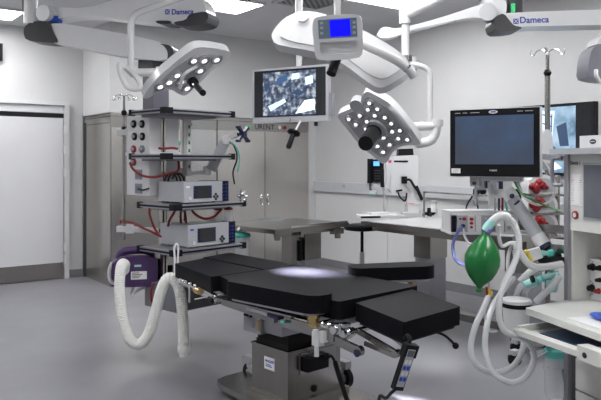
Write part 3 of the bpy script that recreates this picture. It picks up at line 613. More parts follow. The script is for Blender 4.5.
m = MB(); m.bar((.60, -.28, .66), (.69, -.255, .665), .045, .05, .008); m.cyl((.66, -.30, .66), (.66, -.22, .66), .024); m.box((.70, -.25, .685), (.04, .05, .02), .004); m.build('head_lock', CHROME, ot)
# castor wheels of the trolley part seen behind the column
for p in (P(344, 352, 4.62), P(251, 370, 4.72)):
    c = p.copy(); c.z = .075; l = OM.inverted() @ c; m = MB(); m.cyl((l.x, l.y-.018, .075), (l.x, l.y+.018, .075), .072, seg=22, bev=.008); m.mi = 1; m.cyl((l.x, l.y-.021, .075), (l.x, l.y+.021, .075), .035); m.mi = 2; m.box((l.x-.01, l.y, .165), (.10, .055, .05), .015); m.bar((l.x-.01, l.y, .14), (l.x*.75, l.y*.55, .10), .05, .04, .006)
    m.build('castor', [RUBBER, LGREY, LGREY], ot)
# hand control hanging at the head end
hp0, hp1 = P(411, 345, 3.10), P(397, 388, 3.12); ax = (hp1-hp0).normalized(); nn = CV(.45, -.89, 0); nn = (nn-ax*nn.dot(ax)).normalized(); sd = ax.cross(nn)
HM = Matrix((sd, nn, -ax)).transposed()
t = thing('hand_control', 'black hand control with a small display hanging from the table head end', 'hand control', hp1)
def hb(m, s, n, a, sz, bev): m.box(hp0+sd*s+nn*n+ax*a, sz, bev, rot=HM); return m
L = (hp1-hp0).length
m = hb(MB(), 0, 0, L*.55, (.052, .030, L*.95), .013); hb(m, 0, 0, L*.12, (.072, .034, L*.28), .016); m.build('body', BLACK, t, world=True)
m = hb(MB(), 0, .0145, L*.50, (.042, .006, L*.86), .002); m.build('keypad_sheet', LGREY, t, world=True)
m = hb(MB(), 0, .019, L*.16, (.034, .003, L*.14), .001); m.build('display', SGREY, t, world=True)
m = MB()
for i in range(4):
    for j in (-1, 1): m.mi = (i+j) % 2; hb(m, j*.010, .0185, L*(.36+i*.13), (.015, .003, L*.09), .001)
m.build('buttons', [LOGO, WHITE], t, world=True)
m = MB(); m.tube([hp0+ax*.02-nn*.01, hp0-ax*.02-nn*.02, hp0-ax*.025-nn*.045, hp0+ax*.0-nn*.055], .009, 8); m.build('hook', BLACK, t, world=True)
m = MB(); m.tube([hp1, P(391, 393, 3.12), P(386, 398, 3.13), P(380, 396, 3.16), P(379, 404, 3.2)], .008, 8); m.build('cable', RUBBER, t, world=True)
s = O(.205, .10, .325); pts = [s, P(331, 356, 4.08), P(335, 362, 4.02), P(338, 372, 4.0), P(342, 385, 3.98), P(347, 400, 3.97), P(352, 412, 3.97)]
m = MB(); m.tube(pts[:3], .009, 8); m.tube(pts[2:], .016, 10, 10, ribs=.014); solo(m, 'coiled_cable', RUBBER, 'black coiled cable leaving the holder on the steel table column', 'cable', pts[-1])
# ================================================================== ceiling-hung lamps, monitor and right boom
def cam_rot(n, upv=UP):
    z = Vector(n).normalized(); x = Vector(upv).cross(z).normalized(); y = z.cross(x); return Matrix((x, y, z)).transposed()
# ---- middle lamp: white shell seen from its back
t = thing('surgical_light', 'large white surgical light seen from its back, behind the control panel with the blue screen', 'surgical light', P(340, 50, 3.5), 0, 'surgical lights')
c0 = P(340, 48, 3.5); nb = CV(-.10, -.95, .28).normalized()
def on(pts, c, n): return [PL(x, y, c, n) for x, y in rnd(pts)]
m = MB(); m.slab(on([(271, 36), (274, 29), (284, 18), (297, 11.5), (312, 11), (330, 15), (330, 56), (312, 51), (290, 47), (275, 44)], c0, nb), -nb, .085, .026, 4); m.build('left_shell', WHITEM, t, world=True)['label'] = 'left half of the white shell'
m = MB(); m.slab(on([(331, 18), (362, 29), (390, 45), (406, 57), (410, 66), (407, 74), (386, 87), (377, 87.5), (366, 81), (348, 67), (331, 57)], c0, nb), -nb, .085, .026, 4); m.build('right_shell', WHITEM, t, world=True)['label'] = 'right half of the white shell'
c1 = c0+nb*.010
m = MB(); m.slab(on([(278, 35), (287, 22), (299, 16), (312, 16), (326, 19), (326, 49), (312, 45), (290, 41)], c1, nb), -nb, .02, .009, 3); m.slab(on([(336, 23), (362, 35), (388, 50), (402, 62), (400, 70), (383, 80), (368, 74), (350, 60), (336, 50)], c1, nb), -nb, .02, .009, 3); m.build('raised_cover', WHITE, t, world=True)
m = MB(); m.slab(on([(297, 20), (303, 14.5), (310, 16), (304, 22)], c0+nb*.022, nb), -nb, .02, .006); m.build('latch', WHITE, t, world=True)
m = MB(); m.tube([P(356, 41, 3.42), P(380, 52, 3.38), (P(398, 61.5, 3.36)), P(410, 71, 3.36), P(414, 77, 3.37)], .0225, 12); m.mi = 1; m.cyl(P(406.5, 67.5, 3.36), P(408, 69, 3.36), .0235); m.build('side_handle', [WHITEM, DGREY], t, world=True)
pn = CV(-.12, -.97, -.20).normalized(); pc = P(338, 36, 3.22); PM = cam_rot(pn)
def pb(m, x, y, z, sz, bev=0): return m.box(pc+PM @ Vector((x, y, z)), sz, bev, rot=PM @ Matrix.Rotation(math.radians(2.5), 3, 'Z'))
PR = PM @ Matrix.Rotation(math.radians(2.5), 3, 'Z')
def pslab(m, pts, z, t, bev, n=2): m.slab([pc+PR @ Vector((x, y, z)) for x, y in rnd(pts, .25, n)], -(PR @ Vector((0, 0, 1))), t, bev, 3)
m = MB(); pslab(m, [(-.118, -.02), (-.10, -.025), (.10, -.025), (.118, -.02), (.118, .075), (.095, .099), (-.095, .099), (-.118, .075)], .02, .04, .008)
pslab(m, [(-.118, .0), (-.086, .0), (-.088, -.07), (-.075, -.083), (.075, -.083), (.088, -.07), (.086, .0), (.118, .0), (.116, -.085), (.092, -.112), (-.092, -.112), (-.116, -.085)], .019, .034, .006, 1)
pb(m, 0, -.055, -.014, (.19, .08, .016), .004); m.build('control_panel', WHITEM, t, world=True)
m = MB(); pb(m, 0, .036, .0205, (.182, .088, .003), .001); m.build('panel_glass', BEDGE, t, world=True)
m = MB(); pb(m, .012, .037, .0222, (.095, .078, .002)); m.build('blue_screen', SBLUE, t, world=True)
m = MB()
for x in (-.075, .078):
    for y in (.062, .04, .015): pb(m, x, y, .0222, (.014, .012, .002))
m.build('touch_keys', LGREY, t, world=True)
m = MB(); a = P(337.5, 15, 3.26); m.cyl(a-UP*.02, (a.x, a.y, CZ-.06), .0175); m.build('pole', WHITEM, t, world=True)
m = MB(); m.lathe([(.11, -.001), (.11, -.05), (.06, -.09)], (a.x, a.y, CZ)); m.build('ceiling_rose', WHITE, t, world=True)
m = MB(); m.cyl(P(337.5, 57, 3.30), P(331, 74, 3.26), .023, .024, bev=.005); m.build('grip', BLACK, t, world=True)
# ---- a lit lamp head: outline on its own tilted plane
SOCKF = mat('lamp_face_grey', (.40, .40, .415), .3, var=.03)
def lamp_head(t, c, n, outer, inner, leds, r, back=.07):
    m = MB(); m.slab(on(outer, c, n), -n, back, .028, 4); m.build('shell', WHITEM, t, world=True)
    cf = c+n*.004
    m = MB(); m.slab(on(inner, cf, n), -n, .012, .003); m.build('light_face', SOCKF, t, world=True)
    for x, y in leds:
        p = PL(x, y, c+n*.006, n)
        m = MB(); m.lathe([(r, 0), (r, .006), (r*.8, .009)], p, n, 16); m.mi = 1; m.lathe([(r*.46, .0085), (r*.36, .012), (.002, .013)], p, n, 12); m.build('led_lens', [LENS, LED], t, world=True)
# left lamp
t = thing('surgical_light', 'white surgical light with lit lenses at the left, its face turned down to the right', 'surgical light', P(190, 75, 5.3), 0, 'surgical lights')
lc = P(188, 78, 5.3); ln = CV(.42, -.42, -.80).normalized()
lamp_head(t, lc, ln, [(143, 98), (147, 90), (160, 75), (178, 60), (192, 49.5), (200, 47), (214, 48), (229, 51), (231.5, 55), (227, 61), (214, 68), (206, 77), (195, 88), (186, 96), (180, 95), (171, 89), (160, 91), (147, 99)],
          [(151, 95), (163, 79), (180, 64), (193, 56), (213, 54), (226, 56), (212, 66), (203, 75), (192, 87), (184, 93), (175, 87), (162, 88)],
          [(193.5, 60.5), (204, 60.5), (216.5, 59.5), (200, 70.5), (169, 82), (160, 86.5), (181, 82), (187, 88), (177, 75)], .050)
m = MB(); m.cyl(P(204, 50, 5.28), P(211, 49.5, 5.28), .035); m.build('top_button', WHITE, t, world=True)
m = MB(); a = PL(192, 81, lc, ln); b = P(203, 93, 5.0); m.cyl(a, b, .022, .024, bev=.006); m.cyl(a, a+(b-a)*.18, .04); m.build('grip', BLACK, t, world=True)
m = MB(); m.tube([PL(180, 88, lc+ln*.02, ln), PL(184, 75, lc+ln*.02, ln), PL(197, 66, lc+ln*.02, ln)], .014, 8); m.build('inner_bar', WHITE, t, world=True)
m = MB(); m.cyl(P(124, 73, 5.3), P(165, 72, 5.32), .032); m.cyl(P(156, 72, 5.3), P(168, 72, 5.32), .042, bev=.006); m.cyl(P(131.5, 76, 5.3), P(131.5, 66, 5.3), .045, bev=.01); m.build('yoke', WHITE, t, world=True)
m = MB(); m.tube([P(131, 69, 5.3), P(131, 40, 5.3), P(131, 24, 5.3), P(134, 16, 5.28), P(142, 11, 5.25), P(165, 3, 5.22), P(195, -8, 5.2), P(235, -30, 5.2)], .026, 12); e = P(235, -30, 5.2); m.cyl(e-UP*.05, (e.x, e.y, CZ-.03), .04); m.cyl((e.x, e.y, CZ-.05), (e.x, e.y, CZ-.001), .12); m.build('support_rod', WHITEM, t, world=True)
m = MB(); m.tube([P(123, 67, 5.26), P(119.5, 65, 5.24), P(121, 74, 5.2), P(126.5, 86, 5.18), P(134, 89, 5.18), P(140, 87.5, 5.18), P(139, 81, 5.2), P(133, 73, 5.25), P(126, 68, 5.26)], .021, 10); m.slab([P(123, 69, 5.25), P(131, 77, 5.22), P(138, 86, 5.19), P(128, 85, 5.19), P(123, 76, 5.22)], -F2, .012, .003); m.build('control_handle', WHITE, t, world=True)
# right lamp
t = thing('surgical_light', 'white surgical light with rows of round lenses, facing the viewer right of the hanging monitor', 'surgical light', P(380, 125, 4.2), 0, 'surgical lights')
rc = P(378, 125, 4.2); rn = CV(-.30, -.74, -.60).normalized()
lamp_head(t, rc, rn, [(337, 117), (338, 114), (350, 109), (360, 104), (362, 95), (367, 91), (376, 95), (392, 105), (408, 124), (419, 140), (421, 145), (410, 145), (399, 147), (392, 153), (387, 163), (382, 164), (374, 157), (360, 146), (350, 133)],
          [(342, 116), (361, 108), (366, 96), (374, 100), (389, 110), (404, 128), (414, 142), (403, 143), (393, 147), (386, 158), (378, 156), (364, 144), (353, 131)],
          [(349, 118.5), (360, 115), (368, 109), (356, 124), (367, 121), (375, 115), (369.5, 102.5), (377.5, 108.5), (366, 128.5), (385, 117), (391.5, 123), (392.5, 131), (384, 137), (398.5, 138), (407.5, 139), (390, 144), (378, 145.5), (383.5, 151.5), (400, 130)], .025)
m = MB(); m.slab(on([(370, 119), (378, 120), (386, 126), (388, 134), (383, 135), (377, 126), (370, 123)], rc+rn*.015, rn), rn, .025, .008); m.build('hub_ring', LGREY, t, world=True)
m = MB(); a = PL(375, 130, rc, rn); b = P(365.5, 143.5, 3.95); m.cyl(a, b, .046, .044, seg=24, bev=.005); m.cyl(a, a+(b-a)*.25, .052, .050, seg=24); m.build('grip', BLACK, t, world=True)
m = MB(); m.tube([P(385, 103, 4.14), P(390, 107.5, 4.1), P(398, 116, 4.1), P(405, 126, 4.12), P(408, 130, 4.16)], .02, 10); m.build('edge_handle', LGREY, t, world=True)
m = MB(); m.cyl(PL(356, 105, rc+rn*.006, rn)+CV(0, 0, -.005), PL(356, 105, rc+rn*.0, rn)-rn*.05, .04); m.build('edge_knob', LGREY, t, world=True)
m = MB(); m.cyl(P(411, 127, 4.24), P(434, 126, 4.24), .027); m.cyl(P(419, 126.5, 4.24), P(423, 126.5, 4.24), .03); m.tube([P(437, 121, 4.24), P(436, 130, 4.24), P(433, 138, 4.24), P(427, 142, 4.24), P(416, 143.5, 4.22)], .030, 12); m.cyl(P(437.5, 119.5, 4.24), P(437, 126, 4.24), .037, bev=.008); m.build('yoke', WHITE, t, world=True)
m = MB(); m.tube([P(430, 122, 4.26), P(430, 100, 4.26), P(430, 76, 4.26), P(427, 69, 4.26), P(421, 66, 4.26), P(412, 64, 4.28)], .017, 12); m.build('drop_tube', WHITEM, t, world=True)
m = MB(); m.cyl(P(412, 70, 4.3), P(412, 57, 4.3), .035); m.mi = 1; m.cyl(P(408, 62, 4.3), P(408, 56, 4.3), .04); m.build('rotary_joint', [WHITE, CHROME], t, world=True)
m = MB(); m.cyl(P(405.5, 58, 4.32), P(405.5, 20, 4.32), .026); m.cyl(P(405, 24, 4.32), P(405, 7, 4.32), .037, bev=.008); m.build('column', WHITEM, t, world=True)
m = MB(); m.cyl(P(406, 15.5, 4.32), P(470, -15, 4.1), .035); e = P(470, -15, 4.1); m.cyl((e.x, e.y, e.z-.05), (e.x, e.y, CZ-.001), .05); m.build('upper_arm', WHITEM, t, world=True)
# ---- hanging monitor
a, b = P(252, 70, 5.2), P(327.5, 64, 4.88); mx = (b-a); mx.z = 0; W = mx.length; mx.normalize(); mo = (a+b)/2; mo.z = 1.84; MRZ = math.atan2(mx.y, mx.x)
t = thing('hanging_monitor', 'silver-framed monitor hanging in the middle, showing a picture of the room', 'monitor', mo, MRZ)
m = MB(); m.box((0, .03, .205), (W, .045, .41), .010); m.box((0, .07, .21), (W*.6, .05, .26), .02); m.build('casing', LGREY, t)
m = MB(); m.box((0, .0065, .218), (W-.036, .004, .352), .001); m.build('bezel_glass', SDARK, t)
m = MB(); m.box((.0, .0042, .215), (W*.70, .002, .325)); m.build('picture', SPIC, t)
m = MB()
def mq(pts, k): m.mi = k; m.slab([(x*W*.70-W*.35, .0030-.0002*k, .0525+z*.325) for x, z in pts], (0, -1, 0), .0008)
for pts, k in (([(.62, .02), (.98, .10), (.98, .34), (.80, .32)], 1), ([(.05, .55), (.14, .68), (.12, .78), (.02, .74)], 2), ([(.25, .68), (.48, .80), (.46, .93), (.28, .86)], 3), ([(.54, .50), (.66, .58), (.80, .50), (.70, .42)], 2), ([(.55, .80), (.70, .82), (.70, .95), (.56, .94)], 0), ([(.15, .10), (.45, .30), (.42, .38), (.10, .22)], 0), ([(.45, .62), (.55, .66), (.52, .76), (.44, .72)], 2), ([(.82, .66), (.95, .70), (.94, .88), (.80, .84)], 0), ([(.72, .08), (.90, .14), (.86, .22), (.70, .16)], 0)): mq(pts, k)
m.build('picture_markings', EM, t)
m = MB(); m.box((W*.5+.012, .045, .12), (.03, .04, .16), .010); m.build('side_handle', ALU, t)
lettering('2', .035, INK, t, mo+mx*.0+UP*.004-Vector((-mx.y, mx.x, 0))*(-.0065), mx, UP)
m = MB(); q = P(299, 66, 5.12); m.cyl(q-UP*.05, P(299, 44, 5.12), .022); m.cyl(P(299, 44, 5.12), (q.x, q.y, CZ-.04), .028); m.cyl((q.x, q.y, CZ-.05), (q.x, q.y, CZ-.001), .09); m.bar(q-UP*.03, mo+UP*.22+Vector((-mx.y, mx.x, 0))*.08, .06, .05, .01); m.build('drop_pole', WHITEM, t, world=True)
m = MB()
for y in (50, 55): m.cyl(P(300, y, 5.094), P(300, y, 5.088), .005)
m.build('pole_screws', MGREY, t, world=True)
m = MB(); m.cyl(P(300.5, 121, 4.99), P(294, 133, 4.95), .008); m.build('handle_stem', WHITE, t, world=True)
m = MB(); a = P(294, 132, 4.95); b = P(288.5, 147, 4.9); ax = (b-a).normalized(); m.lathe([(.02, -.01), (.048, .0), (.048, .012), (.018, .02), (.020, (b-a).length), (.014, (b-a).length+.01)], a, ax, 20); m.build('grip', BLACK, t, world=True)
m = MB(); m.cyl(P(316, 122, 4.95), P(316, 126, 4.95), .014); m.build('under_knob', BLACK, t, world=True)
# ---- right boom with white spring arm
t = thing('ceiling_boom', 'white lettered ceiling boom arm at the upper right, with a dark joint and green light', 'ceiling boom', P(515, 20, 4.4))
A3 = P(510, 18, 4.4); n3 = F2.copy()
m = MB(); m.slab(outl([(500, 15), (510, 12.5), (601, 9.5), (660, 7.5), (660, 23.5), (601, 24.8), (540, 26), (505, 27), (499, 22)], A3, n3), n3, .18, .028, 3); m.build('arm', ARMM, t, world=True)
m = MB(); m.slab(outl([(493, 22), (496, 16), (504, 13), (510, 21), (514, 25.5), (522, 27), (521, 29), (508, 31), (496, 31)], A3-n3*.012, n3), n3, .2, .015, 3); m.build('joint_cover', DGREY, t, world=True)
m = MB(); m.cyl(P(515, 18, 4.5), P(515, -20, 4.5), .056, seg=24); c = P(515, -20, 4.5); m.cyl(c, (c.x, c.y, CZ-.001), .056, seg=24); m.cyl(P(515, 4, 4.5), P(515, 3.3, 4.5), .058, seg=24); m.build('pivot_post', DGREY, t, world=True)
m = MB(); c = P(652, 16, 4.5); m.cyl(c-UP*.03, (c.x, c.y, CZ-.05), .075, seg=24); m.cyl((c.x, c.y, CZ-.06), (c.x, c.y, CZ-.001), .13, seg=24); m.build('ceiling_tube', WHITEM, t, world=True)
m = MB(); m.box(P(513, 8, 4.44), (.02, .03, .055), .006, rz=-YAW); m.build('green_light', GLED, t, world=True)
q = PL(519.5, 23.2, A3, n3)-n3*.002; lettering('Dameca', .058, LOGO, t, q, R2+UP*.03, UP, bold=.0012)
q0 = PL(513.2, 18.8, A3, n3)-n3*.001; m = MB(); m.slab([q0, q0+R2*.034, q0+R2*.034-UP*.034, q0-UP*.034], -n3, .002); m.mi = 1
for a_, b_ in (((.004, -.004), (.030, -.030)), ((.030, -.004), (.004, -.030))):
    u = q0+R2*a_[0]+UP*a_[1]-n3*.002; v = q0+R2*b_[0]+UP*b_[1]-n3*.002; w = (v-u).cross(n3).normalized()*.0025; m.slab([u+w, v+w, v-w, u-w], -n3, .001)
m.build('logo_square', [LOGO, WHITEM], t, world=True)
m = MB(); A4 = P(440, 20, 4.45); m.slab(outl([(377, 34), (381, 28), (386, 26.5), (396, 29), (425, 22), (455, 13), (478, 5), (490, 3), (496, 8), (494, 16), (486, 19), (470, 17), (440, 24), (410, 31.5), (390, 38), (380, 38)], A4, n3), n3, .10, .015, 3); m.build('spring_arm', ARMM, t, world=True)
m = MB(); m.slab(outl([(410, 30), (435, 24.5), (462, 18.5), (440, 25.5), (412, 31.5)], A4-n3*.004, n3), n3, .05, .001); m.build('arm_insert', LGREY, t, world=True)
m = MB(); m.cyl(P(488, 12, 4.36), P(488, 12, 4.55), .055, seg=28, bev=.008); m.slab(outl([(483, -4), (500, -4), (507, 2), (506, 14), (497, 20), (488, 19)], A4-n3*.0, n3), n3, .12, .012, 2); m.build('elbow', WHITEM, t, world=True)
# ---- grey joint at the right edge
t = thing('boom_joint', 'dark grey boom joint with a white top at the right edge, above the wall television', 'boom joint', P(606, 60, 3.0))
A5 = P(600, 60, 3.0)
m = MB(); m.slab(outl([(588, 76), (589, 60), (592, 49), (599, 43.5), (611, 42), (629, 43), (631, 79), (611, 80.5), (597, 79)], A5, n3), n3, .13, .02, 3); m.build('cover', MGREY, t, world=True)
m = MB(); m.slab(outl([(597, 45), (599, 38), (605, 33), (613, 31), (627, 31), (629, 45), (611, 44)], A5+n3*.005, n3), n3, .12, .015, 3); c = P(612, 32, 3.07); m.cyl(c-UP*.03, (c.x, c.y, CZ-.001), .04); m.build('top', WHITEM, t, world=True)
m = MB(); m.tube([P(596.0, 70, 2.98), P(596.5, 76, 2.97), P(601.0, 82, 2.97), P(610.0, 84, 2.97)], .009, 8); m.build('hook', WHITE, t, world=True)
# ================================================================== instrument tables, stool, white unit
def lift_col(m, x, y, zb, zm, zt, w, d):
    m.span((x-w/2, y-d/2, zm), (x+w/2, y+d/2, zt), .004)
t = thing('instrument_table', 'empty steel instrument table with raised side rails, in front of the cabinet doors', 'instrument table', CV(-.14, 6.58, 0), math.radians(9), 'steel instrument tables')
m = MB(); m.span((-.50, -.375, .905), (.50, .375, .945), .004); m.build('tabletop', STEELD, t)
m = MB(); m.span((-.30, -.375, .945), (.48, -.355, .965), .003); m.build('edge_rail', CHROME, t)
m = MB(); m.span((-.48, .345, .945), (.30, .375, .972), .003); m.build('edge_rail', CHROME, t)
m = MB(); m.span((-.42, -.30, .865), (.46, -.27, .905)); m.span((-.42, .27, .865), (.46, .30, .905)); m.span((.30, -.36, .84), (.44, -.30, .895), .01); m.cyl((.36, -.35, .80), (.36, -.35, .85), .03); m.span((-.44, -.34, .84), (-.40, -.30, .905)); m.span((-.16, -.36, .85), (-.12, -.32, .905)); m.build('under_frame', STEELD, t)
m = MB(); m.span((.15, -.11, .58), (.38, .11, .90), .004); m.build('upper_column', STEELD, t)
m = MB(); m.span((.16, -.10, .10), (.37, .10, .60), .004); m.build('lower_column', ALU, t)
m = MB(); m.span((.0, -.08, .14), (.07, .06, .87), .004); m.build('rear_panel', STEELD, t)
m = MB(); m.span((.085, -.10, .58), (.125, -.05, .78), .006); m.build('hand_switch', BLACK, t)
m = MB(); m.span((.0, -.06, .07), (.46, .06, .13), .006); m.span((.0, -.30, .07), (.08, .30, .12), .006); m.span((.38, -.30, .07), (.46, .30, .12), .006); m.build('base', STEELD, t)
for x in (.04, .42):
    for y in (-.26, .26): m = MB(); m.cyl((x-.015, y, .036), (x+.015, y, .036), .036, bev=.004); m.build('castor', RUBBER, t)
c = P(242, 258, 6.35); t = thing('suction_canister', 'clear canister with a teal lid hanging behind the pendant, left of the empty steel table', 'canister', (c.x, c.y, .63), 0, 'suction canisters')
def canister(t, r=.075, h=.22):
    m = MB(); m.lathe([(r*.80, 0), (r*.86, .01), (r*.97, h-.02), (r, h)], (0, 0, 0)); m.build('vessel', CLEAR, t)
    m = MB(); m.lathe([(r*1.08, h-.012), (r*1.10, h+.006), (r*.95, h+.022), (r*.5, h+.03), (.002, h+.032)], (0, 0, 0)); m.cyl((0, 0, h+.025), (0, 0, h+.055), .014); m.cyl((-.03, .02, h+.02), (-.03, .02, h+.05), .01); m.build('lid', TEAL, t)
    m = MB(); m.lathe([(r*1.02, h*.62), (r*1.05, h*.64), (r*1.05, h*.70), (r*1.02, h*.72)], (0, 0, 0)); m.build('holder_ring', CLEAR, t)
canister(t)
m = MB(); m.tube([(.0, .0, .275), (-.03, -.02, .30), (-.08, -.05, .28)], .012, 8); m.build('spout', WHITE, t)
# right table along the wall
XA, XB, YA, YB = 4.53, 5.55, 3.32, 5.12
t = thing('instrument_table', 'long steel instrument table standing along the right wall, with white equipment on it', 'instrument table', ((XA+XB)/2, (YA+YB)/2, 0), 0, 'steel instrument tables')
lx, ly = (XB-XA)/2, (YB-YA)/2
m = MB(); m.span((-lx, -ly, .90), (lx, ly, .945), .005); m.build('tabletop', STEELD, t)
m = MB(); m.span((-lx+.04, -ly+.06, .945), (lx-.04, ly-.06, .949)); m.build('white_gloss_layer', mat('pale_table_gloss', (.52, .52, .53), .22, var=.02), t)  # pale layer puts the tabletop's white glossy reflection into colour
m = MB(); m.span((-lx+.08, -ly+.1, .855), (-lx+.13, ly-.08, .90)); m.span((lx-.13, -ly+.1, .855), (lx-.08, ly-.08, .90)); m.span((-.28, -.75, .80), (.0, -.55, .90)); m.build('under_frame', STEELD, t)
for y, nm in ((.42, 'a'), (-.66, 'b')):
    m = MB(); m.span((-.14, y-.11, .60), (.10, y+.11, .90), .004); m.build('upper_column', STEELD, t)
    m = MB(); m.span((-.13, y-.10, .12), (.09, y+.10, .62), .004); m.span((-.134, y-.104, .44), (.094, y+.104, .45)); m.build('lower_column', ALU, t)
m = MB(); m.span((-.08, -.80, .06), (.04, .75, .125), .008); m.span((-.30, .62, .06), (.28, .72, .12), .008); m.span((-.30, -.82, .06), (.28, -.72, .12), .008); m.build('base', STEELD, t)
for x in (-.26, .24):
    for y in (.67, -.77): m = MB(); m.cyl((x-.015, y, .033), (x+.015, y, .033), .033, bev=.004); m.build('castor', RUBBER, t)
# things on the right table
ZT = .949
t = thing('white_tray', 'white instrument tray with a black rim strip at the far end of the long table', 'tray', PZ(378, 217, ZT), math.radians(-20))
m = MB(); m.slab([(-.24, -.12, .0), (.26, -.14, .0), (.28, .10, .0), (-.20, .13, .0)], (0, 0, 1), .025, .008); m.span((-.10, -.05, .025), (.20, .08, .05), .012); m.build('tray', WHITEM, t)
m = MB(); m.bar((-.245, -.125, .012), (-.03, -.135, .012), .012, .018, .002); m.build('rim_strip', BLACK, t)
t = thing('white_imaging_unit', 'white boxy imaging unit on a slim white stand on the long table', 'imaging unit', PZ(411, 215, ZT), -YAW+math.radians(8))
uo = XF[t.name].to_translation(); D = (uo.xy.to_3d()).dot(F2)
def U(px, py, dd=0): return P(px, py, D+dd)
m = MB(); m.slab([U(390, 158), U(394, 156), U(417, 155), U(418.5, 158), U(418, 190), U(414, 192), U(392, 193), U(389, 189)], F2, .26, .02, 3); m.slab([U(386, 163), U(391, 159), U(391, 190), U(387, 188)], F2, .2, .01); m.build('housing', WHITEM, t, world=True)
m = MB(); m.slab([U(399, 149, .04), U(413, 148.5, .04), U(414, 157, .04), U(398, 157, .04)], F2, .16, .008); m.build('top_grip', BLACK, t, world=True)
m = MB(); m.slab([U(394, 160.5, -.004), U(408, 160.5, -.004), U(408, 162.3, -.004), U(394, 162.3, -.004)], F2, .01); m.build('slot', BLACK, t, world=True)
m = MB(); m.slab([U(388.5, 161, -.006), U(391.5, 159.5, -.006), U(391.5, 162.5, -.006), U(388.5, 163, -.006)], F2, .01); m.build('emblem', PINK, t, world=True)
m = MB(); m.box(U(404, 180, -.02), (.06, .06, .08), .006, rz=-YAW); m.tube([U(405, 180, -.05), U(410, 180, -.07), U(414, 186, -.07), U(419, 192, -.05)], .014, 8); m.build('connector', BLACK, t, world=True)
m = MB(); m.tube([U(408, 182, .0), U(412, 192, .02), U(413, 205, .04)], .035, 12); m.slab([U(406, 191, .0), U(416, 184, .0), U(422, 196, .0), U(421, 207, .0), U(408, 207, .0)], F2, .10, .012); m.build('neck', WHITEM, t, world=True)
m = MB(); m.bar(U(416, 186, -.03), U(422, 200, -.03), .03, .035, .008); m.build('probe', BLACK, t, world=True)
m = MB(); m.slab([U(408, 203.5, -.006), U(414, 203.5, -.006), U(414, 205, -.006), U(408, 205, -.006)], F2, .01); m.slab([U(409, 206.5, -.006), U(414, 206.5, -.006), U(414, 208.5, -.006), U(409, 208.5, -.006)], F2, .01); m.build('pink_print', PINK, t, world=True)
m = MB(); m.slab([(-.12, -.10, 0), (.13, -.10, 0), (.15, .10, 0), (-.10, .12, 0)], (0, 0, 1), .035, .01); m.span((-.05, -.06, .03), (.07, .08, .12), .02); m.build('foot', WHITEM, t)
m = MB(); m.tube([U(398, 192, -.01), U(400, 197, -.01), U(405, 201, -.01), U(407, 193, -.02)], .008, 8); m.bar(U(396, 191, -.01), U(402, 190, -.01), .05, .02); m.build('under_cable', BLACK, t, world=True)
t = thing('scan_handpiece', 'black handpiece hanging on the left side of the white imaging unit', 'handpiece', U(382, 187, -.02))
m = MB(); m.tube([U(382, 169, -.02), U(382, 178, -.03), U(382.5, 187, -.02)], .024, 10); m.build('body', BLACK, t, world=True)
m = MB(); m.tube([U(382.5, 187, -.02), U(384, 196, -.03), U(383.5, 206, -.03), U(385, 214, .0)], .006, 8); m.build('cable', LGREY, t, world=True)
t = thing('black_clamp', 'small black spiky clamp lying on the long table right of the imaging unit', 'clamp', PZ(429, 216, ZT))
m = MB()
for k in range(6):
    a = k*1.05; m.bar((0, 0, .03), (.07*math.cos(a), .07*math.sin(a), .012+.02*(k % 2)), .022, .022, .004)
m.cyl((0, 0, 0), (0, 0, .09), .02); m.build('body', BLACK, t)
t = thing('small_bottle', 'small pale bottle standing behind the black clamp on the long table', 'bottle', PZ(434, 214.5, ZT))
m = MB(); m.lathe([(.035, 0), (.037, .01), (.037, .10), (.02, .125), (.02, .14)], (0, 0, 0)); m.build('bottle', WHITE, t)
m = MB(); m.lathe([(.036, .14), (.036, .158)], (0, 0, 0)); m.build('cap', CREAM, t)
t = thing('tube_frame', 'thin steel tube frame standing at the back of the long table', 'frame', PZ(424, 217.5, ZT))
f0 = XF[t.name].to_translation(); df = (f0.xy.to_3d()).dot(F2)
q1 = P(424, 192, df); q2 = P(495, 196.5, df-1.1); q3 = Vector((q2.x, q2.y, ZT))
m = MB(); m.tube([f0, q1, q2, q3], .011, 8, 0); m.ball(q1, .012, 8); m.ball(q2, .012, 8); m.build('frame', STEELH, t, world=True)
# stool
o = CV((362-300.5)/FPX*7.55, 7.55, 0); t = thing('stool', 'black round stool on a grey post between the two steel tables', 'stool', o)
m = MB(); m.lathe([(.12, .775), (.19, .785), (.205, .805), (.20, .83), (.15, .845), (.02, .838)], (0, 0, 0), seg=32); m.build('seat', PAD, t)
m = MB(); m.cyl((0, 0, .50), (0, 0, .78), .018); m.build('gas_post', BLACK, t)
m = MB(); m.cyl((0, 0, .10), (0, 0, .54), .027); m.build('post_sleeve', ALU, t)
for k in range(5):
    a = k*1.2566; e = Vector((.26*math.cos(a), .26*math.sin(a), .08)); m = MB(); m.bar((0, 0, .12), e, .04, .03, .005); m.build('foot', BLACK, t)
    m = MB(); m.cyl(e+Vector((0, -.015, -.05)), e+Vector((0, .015, -.05)), .03, bev=.004); m.cyl(e-UP*.05, e, .01); m.build('castor', RUBBER, t)
